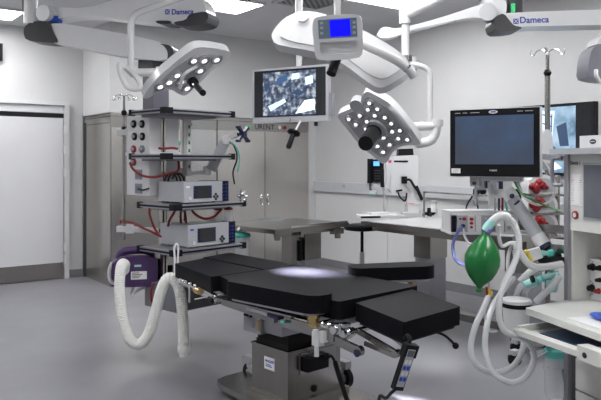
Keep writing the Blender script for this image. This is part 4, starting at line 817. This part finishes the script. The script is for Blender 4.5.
# ================================================================== anaesthesia workstation (right edge)
WX = CV(.30, -.954, 0).normalized(); WY = CV(.954, .30, 0).normalized(); WO = CV(1.074, 3.23, 0); WRZ = math.atan2(WX.y, WX.x)
def Wp(x, y, z): return WO + WX*x + WY*y + UP*z
ws = thing('anaesthesia_workstation', 'cream anaesthesia workstation with a writing top and drawers, at the right edge', 'anaesthesia workstation', WO, WRZ)
m = MB(); m.slab([(.0, .0, .822), (.012, -.006, .822), (.82, -.03, .822), (.82, .45, .822), (-.09, .45, .822), (-.085, .27, .822)], (0, 0, 1), .03, .008, 3); m.build('writing_top', CREAM, ws)
m = MB(); m.span((-.105, .30, .02), (-.076, .40, 1.585), .010); m.build('corner_post', ALU, ws)
m = MB(); m.span((-.14, .24, 1.583), (.82, .90, 1.612), .008); m.build('top_shelf', LGREY, ws)
m = MB(); m.span((-.080, .315, 1.205), (.80, .85, 1.583), .006); m.build('upper_cabinet', CREAM, ws)
yF = .315
def onw(px, py, y=yF): return PL(px, py, Wp(0, y, 0), -WY)
def wl(p): d = p-WO; return d.dot(WX), d.dot(WY), d.z
def facebox(m, px0, py0, px1, py1, y=yF, t=.004, bev=0):
    a = wl(onw(px0, (py0), y)); b = wl(onw(px1, (py1), y)); zt, zb = max(a[2], b[2]), min(a[2], b[2]); m.span((a[0], y-t, zb), (b[0], y, zt), bev); return m
sc0 = wl(onw(585.5, 165)); sz = wl(onw(586, 217))
m = MB(); m.span((sc0[0]-.012, yF-.006, sz[2]-.012), (.62, yF, sc0[2]+.012), .003); m.build('screen_frame', LGREY, ws)
m = MB(); m.span((sc0[0], yF-.010, sz[2]), (.60, yF-.005, sc0[2])); m.build('screen', SGREY, ws)
m = MB(); facebox(m, 571, 174, 583, 206, yF, .003); m.build('instruction_card', PAPER, ws)
a = wl(onw(571, 174)); b = wl(onw(583, 206)); m = MB()
for k in range(14):
    z = a[2]-.008-k*(a[2]-b[2]-.012)/14; m.mi = 1 if k in (2, 3) else 0; m.span((a[0]+.004, yF-.0042, z-.003), (a[0]+.012+.018*((k*7) % 5)/5, yF-.0028, z)); m.span((b[0]-.018, yF-.0042, z-.003), (b[0]-.006, yF-.0028, z))
m.build('card_lines', [GPRINT, PINK], ws)
q = onw(570.8, 164.5)-WY*.004; lettering('Siesta i', .026, INK, ws, q, WX, UP, bold=.0006)
a = wl(onw(575.7, 215)); m = MB(); m.lathe([(.021, 0), (.021, .006), (.019, .008)], (a[0], yF, a[2]), (0, -1, 0)); m.mi = 1; m.lathe([(.012, .007), (.011, .010)], (a[0], yF, a[2]), (0, -1, 0)); m.build('red_button', [REDP, WHITE], ws)
m = MB(); q0, q1 = wl(onw(562, 158, .30)), wl(onw(562, 185, .30)); m.tube([(q0[0]-.0, .30, q0[2]), (q0[0]-.045, .29, q0[2]), (q0[0]-.055, .285, q0[2]-.02), (q1[0]-.055, .285, q1[2]+.02), (q1[0]-.045, .29, q1[2]), (q1[0], .30, q1[2])], .010, 10, 3); m.build('side_handle', ALU, ws)
m = MB(); m.span((-.08, .56, .852), (.80, .60, 1.205)); m.span((-.078, .32, .852), (-.062, .58, 1.205), .003); m.build('recess_lining', CREAM, ws)
m = MB(); m.span((-.060, .42, .855), (.60, .56, 1.06), .006); m.build('knob_panel', WHITE, ws)
yK = .42
for px, py, mm, r in ((593, 267, BLACK, .016), (592.5, 288, BLACK, .016), (599, 291, REDP, .012), (600, 268, BLACK, .012), (600, 280, BLACK, .010)):
    a = wl(onw(px, py, yK)); m = MB(); m.lathe([(r*1.2, 0), (r*1.2, .005), (r, .008), (r*.85, .025)], (a[0], yK, a[2]), (0, -1, 0)); m.build('knob', mm, ws)
m = MB()
for px, py in ((591, 260), (593, 261.5), (591, 281), (593, 283), (590, 295), (592, 294)):
    a = wl(onw(px, py, yK)); m.span((a[0]-.008, yK-.0015, a[2]-.002), (a[0]+.006, yK+.001, a[2]+.001))
m.build('panel_marks', INK, ws)
# pull-out tray
m = MB(); m.slab([(.06, -.085, .752), (.47, -.055, .752), (.50, .30, .752), (.02, .26, .752)], (0, 0, 1), .008, .002); m.bar((.06, -.085, .768), (.015, .26, .768), .02, .034, .005); m.bar((.06, -.09, .763), (.48, -.06, .763), .05, .024, .005); m.bar((.49, -.05, .768), (.50, .30, .768), .03, .04, .005); m.span((.455, -.085, .742), (.60, -.03, .80), .008); m.build('pull_out_tray', CREAM, ws)
m = MB(); m.slab([(.13, -.02, .761), (.43, .0, .761), (.44, .22, .761), (.09, .19, .761)], (0, 0, 1), .003); m.build('tray_sheet', BPAPER, ws)
m = MB(); m.cyl((.50, -.087, .768), (.50, -.083, .768), .012); m.box((.50, -.086, .768), (.02, .006, .008)); m.build('tray_lock', INK, ws)
m = MB(); m.span((-.056, .34, .09), (.80, .86, .822), .004); m.build('lower_cabinet', LGREY, ws)
for z0, z1 in ((.58, .73), (.42, .57), (.25, .41), (.10, .24)):
    m = MB(); m.span((-.05, .325, z0), (.78, .342, z1), .004); d = m.build('drawer', CREAM, ws)
    m = MB(); m.span((.18, .312, (z0+z1)/2-.008), (.42, .327, (z0+z1)/2+.008), .004); m.build('handle', LGREY, d)
m = MB(); m.span((-.12, .26, .07), (.82, .90, .10), .006); m.build('base', MGREY, ws)
for x in (-.06, .74):
    for y in (.34, .82): m = MB(); m.cyl((x-.018, y, .037), (x+.018, y, .037), .037, bev=.004); m.build('castor', RUBBER, ws)
# support arm and side rails carried by the workstation
m = MB(); m.cyl(P(508, 192, 3.72), P(543, 244, 3.58), .036, seg=22, bev=.008); m.build('support_arm', LGREY, ws, world=True)
m = MB(); u = (P(543, 244, 3.58)-P(508, 192, 3.72)); s0 = P(508, 192, 3.72); m.cyl(s0-u*.02, s0+u*.14, .039, seg=22, bev=.01); m.build('arm_sleeve', WHITE, ws, world=True)
m = MB(); m.cyl(s0+u*.84, s0+u*1.02, .0385, seg=22, bev=.004); m.build('arm_sleeve', WHITE, ws, world=True)
m = MB(); m.cyl(s0+u*1.02, s0+u*1.08, .038, seg=22, bev=.006); m.build('navy_ring', NAVY, ws, world=True)
m = MB(); m.ball(P(512, 196, 3.665), .014, 10); m.build('navy_dot', NAVY, ws, world=True)
m = MB(); m.bar(P(514.5, 205, 3.66), P(519.5, 200.5, 3.65), .012, .012, .003); m.build('navy_trim', NAVY, ws, world=True)
m = MB(); m.bar(P(543, 247, 3.6), Wp(-.10, .33, 1.10), .03, .04, .004); m.bar(P(520, 226, 3.78), Wp(-.10, .34, 1.20), .025, .04, .004); m.build('side_rail', STEELH, ws, world=True)
# boxes on the top
t = thing('white_box', 'small white box with a black oval mark, on top of the workstation', 'box', Wp(.05, .50, 1.6125), WRZ)
m = MB(); m.span((-.10, -.15, 0), (.50, .10, .062), .006); m.build('box', WHITEM, t)
a = wl(onw(593, 145, .35)); m = MB(); m.lathe([(.022, 0), (.022, .002)], (a[0]-.05, -.15, .032), (0, -1, 0), 24); bmesh.ops.scale(m.bm, vec=(1.0, 1, .55), verts=m.bm.verts, space=Matrix.Translation((-(a[0]-.05), .15, -.032))); m.mi = 1; m.box((a[0]-.05, -.1525, .032), (.028, .002, .004)); m.build('oval_mark', [INK, GPRINT], t)
t = thing('note_pad', 'white pad of paper on the writing top of the workstation', 'note pad', Wp(.40, .09, .8525), WRZ)
m = MB(); m.span((-.12, -.08, 0), (.20, .08, .012), .002); m.build('pad', PAPER, t)
m = MB(); o = Wp(.37, .13, .866); m.ball(o+UP*.014, (.075, .045, .015), 18, Matrix.Rotation(WRZ+.1, 3, 'Z')); m.ball(o+WX*.02+UP*.02-WY*.02, (.06, .03, .013), 14, Matrix.Rotation(WRZ-.2, 3, 'Z')); solo(m, 'blue_pouch', BLUE, 'bright blue pouch lying on the white note pad', 'pouch', o)
# ================================================================== big patient monitor and module rack
a, b = P(449.5, 110, 3.75), P(540, 107, 3.5); mx2 = b-a; mx2.z = 0; W2 = mx2.length; mx2.normalize(); my2 = Vector((-mx2.y, mx2.x, 0)); mo2 = (a+b)/2; mo2.z = 1.478
t = thing('patient_monitor', 'large black-framed patient monitor with a blue glow, left of the workstation', 'monitor', mo2, math.atan2(mx2.y, mx2.x))
m = MB(); m.box((0, .035, .170), (W2, .05, .37), .018, seg=3); m.box((0, .08, .18), (W2*.7, .06, .24), .03); m.build('back_shell', WHITE, t)
m = MB(); m.box((0, .008, .170), (W2-.006, .012, .362), .014); m.build('bezel', BLACK, t)
m = MB(); m.box((0, .0015, .185), (W2*.865, .003, .262)); m.build('screen', SMON, t)
m = MB(); m.lathe([(.02, 0), (.02, .002)], (.0, .0, .3345), (0, -1, 0), 24); bmesh.ops.scale(m.bm, vec=(1.2, 1, .45), verts=m.bm.verts, space=Matrix.Translation((0, 0, -.3345))); m.mi = 1; m.box((0, -.0025, .3345), (.028, .001, .006)); m.build('oval_badge', [PAPER, LOGO], t)
m = MB(); m.box((-W2*.425, .0012, .018), (.05, .002, .026)); m.mi = 1
for k in range(3): m.box((-W2*.43, -.0001, .025-.006*k), (.03, .001, .003))
m.build('sticker', [PAPER, GPRINT], t)
lettering('PHILIPS', .0125, GPRINT, t, mo2+my2*.0008+UP*.021+mx2*0, mx2, UP, center=True, bold=.0002)
m = MB()
for k, (x, w) in enumerate(((-.195, .03), (-.155, .025), (-.10, .05), (.14, .03), (.185, .04))): m.box((x, .0015, .334), (w, .001, .003))
m.build('print_lines', GPRINT, t)
m = MB(); m.box((-.115, .07, -.03), (.05, .05, .075), .008); m.box((.03, .06, -.025), (W2*.45, .05, .025), .006); m.cyl((-.115, .07, -.06), (-.115, .07, -.175), .009); m.mi = 1; m.cyl((-.115, .045, -.05), (-.115, .035, -.05), .01); m.build('mount', [LGREY, INK], t)
m = MB(); m.bar(mo2+my2*.12+UP*.12, Wp(-.09, .38, 1.555), .03, .03, .006); m.build('mount_arm', LGREY, t, world=True)
RO = P(485, 232.5, 3.72); t = thing('module_rack', 'white rack of measuring modules below the big patient monitor', 'module rack', RO, -YAW+.05)
w = .378
m = MB(); m.span((-w/2, .012, 0), (w/2, .20, .135), .008); m.span((-w/2, .0, .112), (w/2, .05, .135), .005); m.span((-w/2-.005, -.01, -.012), (w/2+.1, .2, .002), .004); m.build('rack_body', WHITE, t)
m = MB(); m.span((-w/2+.004, -.004, .004), (-w/2+.028, .012, .108), .004); m.build('end_cover', BLACK, t)
def module(x0, x1, mm, dots, nm='module'):
    m = MB(); m.span((x0+.002, -.006, .005), (x1-.002, .014, .110), .003); o = m.build(nm, mm, t)
    for x, z, c, r in dots:
        m = MB(); m.lathe([(r, 0), (r, .007), (r*.6, .009)], (x, -.006, z), (0, -1, 0), 14); m.build('socket', c, o)
module(-.158, -.098, LGREY, ((-.140, .090, INK, .006), (-.118, .090, REDP, .011), (-.125, .045, NAVY, .012)))
module(-.098, -.055, WHITE, ((-.078, .088, REDP, .011), (-.078, .062, REDP, .010), (-.078, .036, REDP, .008)))
module(-.055, -.020, WHITE, ())
module(-.020, .025, LGREY, ((.002, .09, WHITE, .004), (.002, .07, INK, .003)))
module(.028, .058, MGREY, ())
module(.060, .105, WHITE, ())
module(.108, .185, CREAM, ((.130, .03, MGREY, .012),))
m = MB(); m.span((-.018, -.009, .008), (.022, -.005, .042), .001); m.mi = 1; m.lathe([(.012, 0), (.012, .001)], (.002, -.009, .025), (0, -1, 0)); m.build('yellow_sticker', [YELLOW, INK], t)
t.scale = (1, 1, .85)
m = MB(); m.cyl((.19, .08, .05), (.23, .08, .05), .025); m.mi = 1; m.cyl((.23, .08, .05), (.245, .08, .05), .02); m.build('side_plug', [BLACK, REDP], t)
m = MB(); m.tube([P(462.5, 226, 3.735), P(461, 228, 3.69), P(458, 232, 3.66), P(453, 244, 3.66), P(455, 258, 3.66), P(462, 264, 3.66), P(472, 262, 3.7)], .009, 8); solo(m, 'blue_cable', mat('slate_blue_cable', (.10, .12, .30), .4), 'slate blue cable looping down from the module rack beside the green bag', 'cable', P(462, 264, 3.66))
m = MB(); m.tube([P(463, 229, 3.69), P(465, 237, 3.66), P(469, 244, 3.64), P(473, 250, 3.66)], .007, 8); solo(m, 'white_cable', LGREY, 'pale cable hanging from the module rack behind the green bag', 'cable', P(473, 250, 3.66))
# pens on the rack
top = RO+UP*.1155
for px, mm, l, dz in ((495, LGREY, 'pale grey pen standing on the module rack, leftmost of four', .07), (499, INK, 'black pen standing on the module rack', .068), (502.5, REDP, 'red pen standing on the module rack', .072), (507, TEAL, 'teal pen leaning on the module rack, rightmost of four', .075)):
    b = P(px, 212.5, 3.80); b.z = top.z; e = b+UP*dz-R2*(.012 if 'teal' in l else 0); m = MB(); m.cyl(b, e, .006); m.mi = 1; m.cyl(e, e+(e-b)*.12, .0045); solo(m, 'pen', [mm, WHITE], l, 'pen', b, 'pens on the module rack')
t = thing('cable_hook', 'navy blue cable hook strip with white cables, under the big patient monitor', 'hook', P(494, 176, 3.78))
m = MB(); m.slab([P(485.5, 177, 3.8), P(503, 177, 3.8), P(503, 189, 3.8), P(499, 189, 3.8), P(498.5, 181, 3.8), P(490, 181, 3.8), P(489.5, 188, 3.8), P(486, 188, 3.8)], F2, .03, .003); m.build('hook_strip', NAVY, t, world=True)
m = MB()
for x in (489.5, 496.5): m.cyl(P(x, 182, 3.77), P(x, 190, 3.77), .011)
m.ball(P(493, 183, 3.77), .012, 10); m.build('white_plug', WHITE, t, world=True)
m = MB(); m.slab([P(477, 175.5, 3.84), P(512, 176, 3.84), P(512, 206, 3.84), P(489, 206, 3.84), P(489, 190, 3.84), P(478, 190, 3.84)], F2, .02, .004); m.build('back_plate', WHITE, t, world=True)
m = MB(); m.slab([P(482, 175.5, 3.83), P(487, 175.5, 3.83), P(487, 179, 3.83), P(482, 179, 3.83)], F2, .03, .002); m.build('dark_tab', BLACK, t, world=True)
m = MB(); m.bar(P(494, 178, 3.86), P(494, 160, 3.78), .03, .03); m.build('plate_bracket', LGREY, t, world=True)
# round-topped bins with red contents
for k, (yb, l) in enumerate(((193.5, 'white round-topped bin with a red insert, topmost of the three beside the workstation'), (211.5, 'white round-topped bin with a red insert, middle one of the three beside the workstation'), (230, 'white round-topped bin with a red insert, lowest of the three behind the grey support arm'))):
    d = 3.92; t = thing('storage_bin', l, 'bin', P(543, yb, d), 0, 'white bins in the side rack')
    c = P(543, yb, d); r = .082; pts = [c+R2*(r*1.05*math.cos(a))+UP*(.035+.075*math.sin(a)) for a in [math.pi*i/12 for i in range(13)]]; pts = [c+R2*r*1.05]+pts+[c-R2*r*1.05]
    m = MB(); m.slab(pts, F2, .14, .012, 3); m.build('bin', WHITE, t, world=True)
    ci = c-F2*.002; pts = [ci+R2*(r*.85*math.cos(a))+UP*(.03+.06*math.sin(a)) for a in [math.pi*i/12 for i in range(13)]]; pts = [ci+R2*r*.85+UP*.01]+pts+[ci-R2*r*.85+UP*.01]
    m = MB(); m.slab(pts, F2, .02, .003); m.build('face', LGREY, t, world=True)
    m = MB(); q = c-R2*.035-F2*.005+UP*.035
    for dx, dz, rr in ((0, 0, .034), (.03, .012, .026), (-.03, .005, .022), (.012, .028, .024), (-.005, -.018, .022), (.05, .0, .014)): m.ball(q+R2*dx+UP*dz, (rr, .02, rr), 12)
    m.build('red_insert', REDP, t, world=True)
m = MB()
for yb in (193.5, 211.5, 230): m.box(P(544, yb, 3.99)-UP*.007, (.20, .16, .012), .002, rz=-YAW)
m.bar(P(557.5, 175, 4.05), P(557.5, 236, 4.05), .02, .02); m.bar(P(557.5, 232, 4.04), Wp(-.10, .36, 1.15), .02, .02); t = solo(m, 'bin_rack', STEELH, 'steel side rack carrying the three white bins', 'rack', P(557, 236, 4.05))
# white and green lines
for nm, mm, l, pts, r in (('white_cable', WHITE, 'white cable making a wide loop right of the big patient monitor', [(542, 160, 3.6), (549, 170, 3.58), (554, 184, 3.56), (554, 195, 3.56), (547, 203, 3.56), (536, 204.5, 3.56), (525, 198, 3.56), (519, 188, 3.6), (516, 178, 3.66)], .007),
        ('green_tube', GREENT, 'thin green tube running from the monitor to the workstation post', [(513, 177, 3.66), (517, 187, 3.6), (524, 195.5, 3.52), (535, 201, 3.5), (548, 206.5, 3.48), (561, 211.5, 3.42)], .005),
        ('grey_cable', LGREY, 'grey cable hanging under the monitor right of the navy hooks', [(517, 178, 3.64), (520, 188, 3.6), (524, 197, 3.6), (530, 201, 3.6)], .007)):
    m = MB(); m.tube([P(*p) for p in pts], r, 8); solo(m, nm, mm, l, 'cable' if 'cable' in nm else 'tube', P(*pts[-1]))
# drip stand with infusion pump
o = CV((547.5-300.5)/FPX*5.22, 5.22, 0); t = thing('drip_stand', 'tall steel drip stand with a four-hook top, in front of the wall television', 'drip stand', o)
def Z(py): return EYE-(py-161)/FPX*5.22
m = MB(); m.cyl((0, 0, .12), (0, 0, Z(74)), .021); m.build('pole', STEELH, t)
m = MB(); m.cyl((0, 0, Z(75)), (0, 0, Z(54)), .014); m.build('upper_pole', STEELH, t)
m = MB(); m.ball((0, 0, Z(73)), (.03, .03, .025), 14); m.cyl((0, 0, Z(76)), (0, 0, Z(70)), .022); m.build('clamp_knob', BLACK, t)
m = MB(); zt = Z(51)
for a in (.5, 2.1, 3.6, 5.2):
    x = Vector((math.cos(a), math.sin(a), 0)); b = Vector((0, 0, zt)); m.tube([b-UP*.02, b+x*.04+UP*.012, b+x*.08+UP*.0, b+x*.095-UP*.025, b+x*.115-UP*.03, b+x*.128-UP*.005, b+x*.12+UP*.012], .0042, 6, 5)
m.cyl((0, 0, zt-.035), (0, 0, zt+.006), .016); m.build('hook', CHROME, t)
for k in range(5):
    a = math.radians(196)-YAW+k*1.2566; e = Vector((.29*math.cos(a), .29*math.sin(a), .10)); m = MB(); m.bar((0, 0, .125), e, .035, .025, .005); m.build('foot', STEELH, t)
    m = MB(); m.cyl(e+Vector((-.012, -.012, -.055)), e+Vector((.012, .012, -.048)), .050, bev=.008); m.mi = 1; m.cyl(e-UP*.03, e+UP*.005, .012); m.box(e+UP*.0, (.07, .05, .035), .01); m.build('castor', [RUBBER, LGREY], t)
t = thing('infusion_pump', 'white infusion pump clamped to the tall drip stand', 'pump', P(546, 165, 5.12))
m = MB(); A6 = P(546, 150, 5.10); m.slab(outl([(540.5, 162), (541, 140), (544, 131), (549, 129), (552.5, 134), (553.5, 158), (551, 164)], A6, F2), F2, .09, .018, 3); m.build('body', WHITE, t, world=True)
m = MB(); m.slab(outl([(541.5, 162), (552, 162), (551.5, 170), (542, 170)], A6+F2*.01, F2), F2, .07, .006); m.build('drawer', LGREY, t, world=True)
# ================================================================== breathing circuit
m = MB(); c0 = P(485, 238, 3.20); prof = []
hh = (P(482, 236, 3.2)-P(482, 288, 3.2)).z
ax = (P(485.5, 238, 3.2)-P(479.5, 286, 3.2)).normalized(); bb = P(479.5, 285.5, 3.2)
for t_, r_ in ((-.06, .010), (-.03, .013), (0, .018), (.06, .034), (.15, .055), (.28, .072), (.42, .0815), (.56, .081), (.70, .069), (.82, .051), (.92, .032), (1.0, .018), (1.07, .015)): prof.append((r_, t_*hh))
m.lathe(prof, bb, ax, 28)
for v in m.bm.verts:
    q = v.co-bb; h = q.dot(ax)/hh; a = math.atan2(q.dot(R2), q.dot(-F2)); v.co += (q-ax*q.dot(ax))*(.035*math.sin(9*a)*(1-abs(2*h-1)**2 if 0 < h < 1 else 0)+.03*math.sin(5*a+18*h)*max(0, min(1, h)))
t = thing('breathing_bag', 'deflated green breathing bag hanging point-down left of the workstation', 'breathing bag', bb)
m.build('bag', GREEN, t, world=True, sharp=60)
m = MB(); n0 = bb+ax*hh*1.03; m.cyl(n0, n0+(P(485, 230.5, 3.2)-P(483, 234, 3.2)), .021); m.build('neck_ring', VIOLET, t, world=True)
m = MB(); m.cyl(bb-ax*.015, bb-ax*.03, .016); m.build('tail_loop', GREEN, t, world=True)
t = thing('elbow_connector', 'pale teal connector between the green bag and the white hose', 'connector', P(488, 226, 3.2))
m = MB(); m.tube([P(485, 231, 3.2), P(488, 226.5, 3.2), P(493, 221, 3.2)], .021, 14); m.build('connector', TEALC, t, world=True)
m = MB(); m.tube([P(491, 222.5, 3.2), P(497, 217.5, 3.2), P(503, 215.5, 3.2), P(509, 218, 3.2)], .020, 14); m.build('elbow', WHITEM, t, world=True)
H1 = [(507, 217, 3.2), (513, 222, 3.19), (518, 234, 3.18), (518.5, 250, 3.16), (513, 266, 3.14), (505.5, 281, 3.12), (500, 297, 3.1), (499, 316, 3.1), (504, 330, 3.1), (514, 336, 3.12), (526, 341, 3.16), (533.5, 352, 3.18), (532, 366, 3.18), (524, 378, 3.18), (512, 382.5, 3.17), (499, 377.5, 3.17), (489, 364, 3.2), (485, 346, 3.22), (487, 325, 3.26), (492, 308, 3.4), (502, 292, 3.6), (514, 278, 3.75)]
H2 = [(490, 292, 3.3), (485, 305, 3.25), (477, 322, 3.2), (472, 338, 3.2), (471, 352, 3.2), (476, 364, 3.2), (487, 371.5, 3.22), (500, 372, 3.24), (513, 366, 3.3), (521, 354, 3.34), (524, 340, 3.4), (523, 330, 3.58), (524, 312, 3.80)]
for l, pts in (('translucent ribbed hose running down from the white elbow into the large lower loop', H1), ('translucent ribbed hose forming the left outer loop behind the green bag', H2)):
    m = MB(); m.tube([P(*p) for p in pts], .0148, 12, 8, ribs=.009); solo(m, 'breathing_hose', HOSEC, l, 'hose', P(*pts[0]), 'breathing hoses')
for nm, mm, l, pts, r in (('white_hose', WHITEM, 'smooth white hose curving from the workstation past the ribbed hose', [(562, 264, 3.42), (548, 266.5, 3.4), (535, 267, 3.36), (526, 261, 3.34), (520, 252, 3.33), (514, 244, 3.34)], .018),
        ('white_tube', WHITE, 'thin white tube looping right of the green bag', [(499, 225, 3.3), (499, 236, 3.32), (502, 246, 3.34), (510, 243, 3.36), (516, 243, 3.36)], .009),
        ('white_tube', WHITE, 'thin white tube ring hanging behind the ribbed hose', [(516, 244, 3.36), (511, 248, 3.36), (508, 258, 3.36), (508, 270, 3.36), (512, 272, 3.36), (515, 262, 3.36), (514, 250, 3.36)], .009),
        ('clear_tube', CLEAR, 'clear thin tube hanging below the ribbed hose loop', [(486, 296, 3.28), (484.5, 310, 3.28), (486, 322, 3.28), (490, 331, 3.28), (497, 331, 3.28)], .006),
        ('clear_hose', HOSEC, 'clear bent hose rising behind the white bucket, left one', [(516, 303, 3.76), (517, 293, 3.72), (521, 286, 3.6), (527, 283.5, 3.5)], .016),
        ('clear_hose', HOSEC, 'clear bent hose rising behind the white bucket, right one', [(525, 303, 3.76), (525, 293, 3.7), (528, 287, 3.58), (534, 284, 3.5)], .016),
        ('clear_hose', HOSEC, 'clear hose lying along the left side of the writing top', [(536, 302, 3.5), (543, 295, 3.48), (551, 287, 3.46), (560, 276, 3.44)], .018),
        ('clear_hose', HOSEC, 'clear hose arching up to the black valve block', [(520, 282, 3.55), (530, 272, 3.55), (540, 267, 3.55), (555, 266, 3.5)], .018),
        ('blue_grey_tube', LGREY, 'thin grey tube from the hose loop to the canister lid', [(524, 340, 3.36), (527, 352, 3.4), (533, 358, 3.45), (541, 356, 3.5), (547, 352, 3.55)], .007)):
    m = MB(); m.tube([P(*p) for p in pts], r, 10, 6); solo(m, nm, mm, l, 'hose' if 'hose' in nm else 'tube', P(*pts[0]))
m = MB(); c = P(489, 291, 3.28); m.cyl(c-R2*.012+UP*.02, c-R2*.01-UP*.02, .006); m.mi = 1; m.cyl(c+R2*.0+UP*.01, c+R2*.008-UP*.025, .009); m.mi = 2; m.tube([c+UP*.06-R2*.005, c+UP*.03, c], .004, 6); solo(m, 'hose_clip', [REDP, YELLOW, LGREY], 'small red and yellow clip on the hose below the green bag', 'clip', c)
# teal fittings, valve block, filter box
t = thing('teal_fitting', 'teal hose fitting lying above the writing top, left of the workstation', 'fitting', P(535, 282, 3.48))
m = MB(); m.cyl(P(524, 285.5, 3.48), P(535, 281.5, 3.48), .020, .024); m.cyl(P(537, 281, 3.48), P(543, 277.5, 3.48), .017); m.cyl(P(543, 277.5, 3.48), P(559, 273, 3.46), .014); m.build('body', TEALC, t, world=True)
m = MB(); m.cyl(P(535.5, 281.5, 3.48), P(537.5, 280.5, 3.48), .026); m.cyl(P(541, 279, 3.48), P(543, 278, 3.48), .02); m.build('collar', TEAL, t, world=True)
m = MB(); m.cyl(P(531, 279.5, 3.44), P(534, 278.8, 3.44), .018); m.build('black_cap', BLACK, t, world=True)
t = thing('valve_block', 'black knobbly valve block attached to the workstation post', 'valve block', P(552, 258, 3.5))
m = MB()
for x, y, r in ((541, 260, .018), (545, 257, .022), (551, 258, .026), (557, 256, .024), (548, 262, .018), (559, 261, .02)): m.ball(P(x, y, 3.5), r, 12)
m.bar(P(540, 260, 3.5), Wp(-.10, .32, 1.05), .03, .03, .004); m.build('body', BLACK, t, world=True)
m = MB(); m.cyl(P(549, 254, 3.48), P(553, 253, 3.48), .02); m.cyl(P(552, 255, 3.46), P(552, 251, 3.46), .012); m.build('teal_cap', TEAL, t, world=True)
m = MB(); m.tube([P(536, 256, 3.5), P(541, 254, 3.5), P(548, 255, 3.5)], .02, 10); m.build('teal_elbow', TEALC, t, world=True)
t = thing('filter_box', 'white filter box with a yellow end, behind the ribbed hose', 'filter', P(534, 256, 3.5))
m = MB(); m.bar(P(529, 255.5, 3.52), P(541, 252, 3.50), .07, .055, .01); m.build('box', WHITE, t, world=True)
m = MB(); m.bar(P(527.5, 256.5, 3.52), P(530, 255.3, 3.518), .074, .059, .008); m.build('yellow_end', YELLOW, t, world=True)
m = MB(); a = P(552, 282, 3.5); m.lathe([(.022, -.05), (.030, -.02), (.030, .02), (.022, .05)], a, (0, 0, 1)); m.cyl(a+UP*.05, a+UP*.08, .012); solo(m, 'water_trap', TEALC, 'pale teal water trap beside the workstation post', 'water trap', a)
# white bucket and canister
BO = P(516, 333, 3.62); BO = P(516.5, 333.5, 3.62)
t = thing('waste_bucket', 'white bucket with a lid and dark band, hanging beside the writing top', 'bucket', BO)
m = MB(); m.lathe([(.056, 0), (.060, .004), (.072, .14), (.074, .165), (.070, .165)], (0, 0, 0), seg=32); m.build('bucket', PAPER, t)
m = MB(); m.lathe([(.0735, .142), (.0765, .143), (.0765, .166), (.0745, .167)], (0, 0, 0), seg=32); m.build('dark_band', BLACK, t)
m = MB(); m.lathe([(.078, .165), (.079, .178), (.070, .186), (.02, .189), (.002, .189)], (0, 0, 0), seg=32); m.build('lid', PAPER, t)
m = MB(); m.bar(BO+UP*.14+WY*.07, Wp(-.10, .30, BO.z+.14), .025, .02); m.build('bracket', STEELH, t, world=True)
c = P(554.5, 396, 3.62); t = thing('suction_canister', 'clear canister with a teal lid hanging below the writing top, beside the workstation post', 'canister', c, 0, 'suction canisters')
canister(t, .056, .225)
m = MB(); m.cyl((-.05, 0, .245), (-.02, .0, .245), .013); m.mi = 1; m.bar((-.02, 0, .255), (.0, 0, .275), .03, .012); m.build('spout', [TEAL, NAVY], t)
m = MB(); m.bar(c+UP*.15+WY*.055, Wp(-.10, .31, c.z+.15), .025, .02); m.build('bracket', STEELH, t, world=True)
# ================================================================== light
def area(name, loc, sx, sy, power, col=(1, 1, 1)):
    l = bpy.data.lights.new(name, 'AREA'); l.shape = 'RECTANGLE'; l.size = sx; l.size_y = sy; l.energy = power; l.color = col
    o = bpy.data.objects.new(name, l); COL.objects.link(o); o.location = loc; return o
def spot(name, a, b, power, deg, blend, col=(1, 1, 1), r=.05):
    l = bpy.data.lights.new(name, 'SPOT'); l.energy = power; l.spot_size = math.radians(deg); l.spot_blend = blend; l.color = col; l.shadow_soft_size = r
    o = bpy.data.objects.new(name, l); COL.objects.link(o); o.location = a; o.rotation_euler = (Vector(b)-Vector(a)).to_track_quat('-Z', 'Y').to_euler(); return o
spot('lamp_beam', lc+ln*.06, CV(.05, 4.58, .8), 24000, 12, 1.0, (.90, .88, 1.0), .10)
spot('middle_lamp_beam', c0-nb*.13+UP*.02, CV(1.02, 5.2, 0), 380, 13, 1.0, (1.0, .98, .92), .12)
w = bpy.data.worlds.new('room_air'); SC.world = w; w.use_nodes = True; w.node_tree.nodes['Background'].inputs[0].default_value = (.5, .5, .52, 1); w.node_tree.nodes['Background'].inputs[1].default_value = .3
SC.view_settings.view_transform = 'Standard'; SC.view_settings.look = 'None'; SC.view_settings.exposure = 0.0; SC.view_settings.gamma = 1; SC.view_settings.use_curve_mapping = False
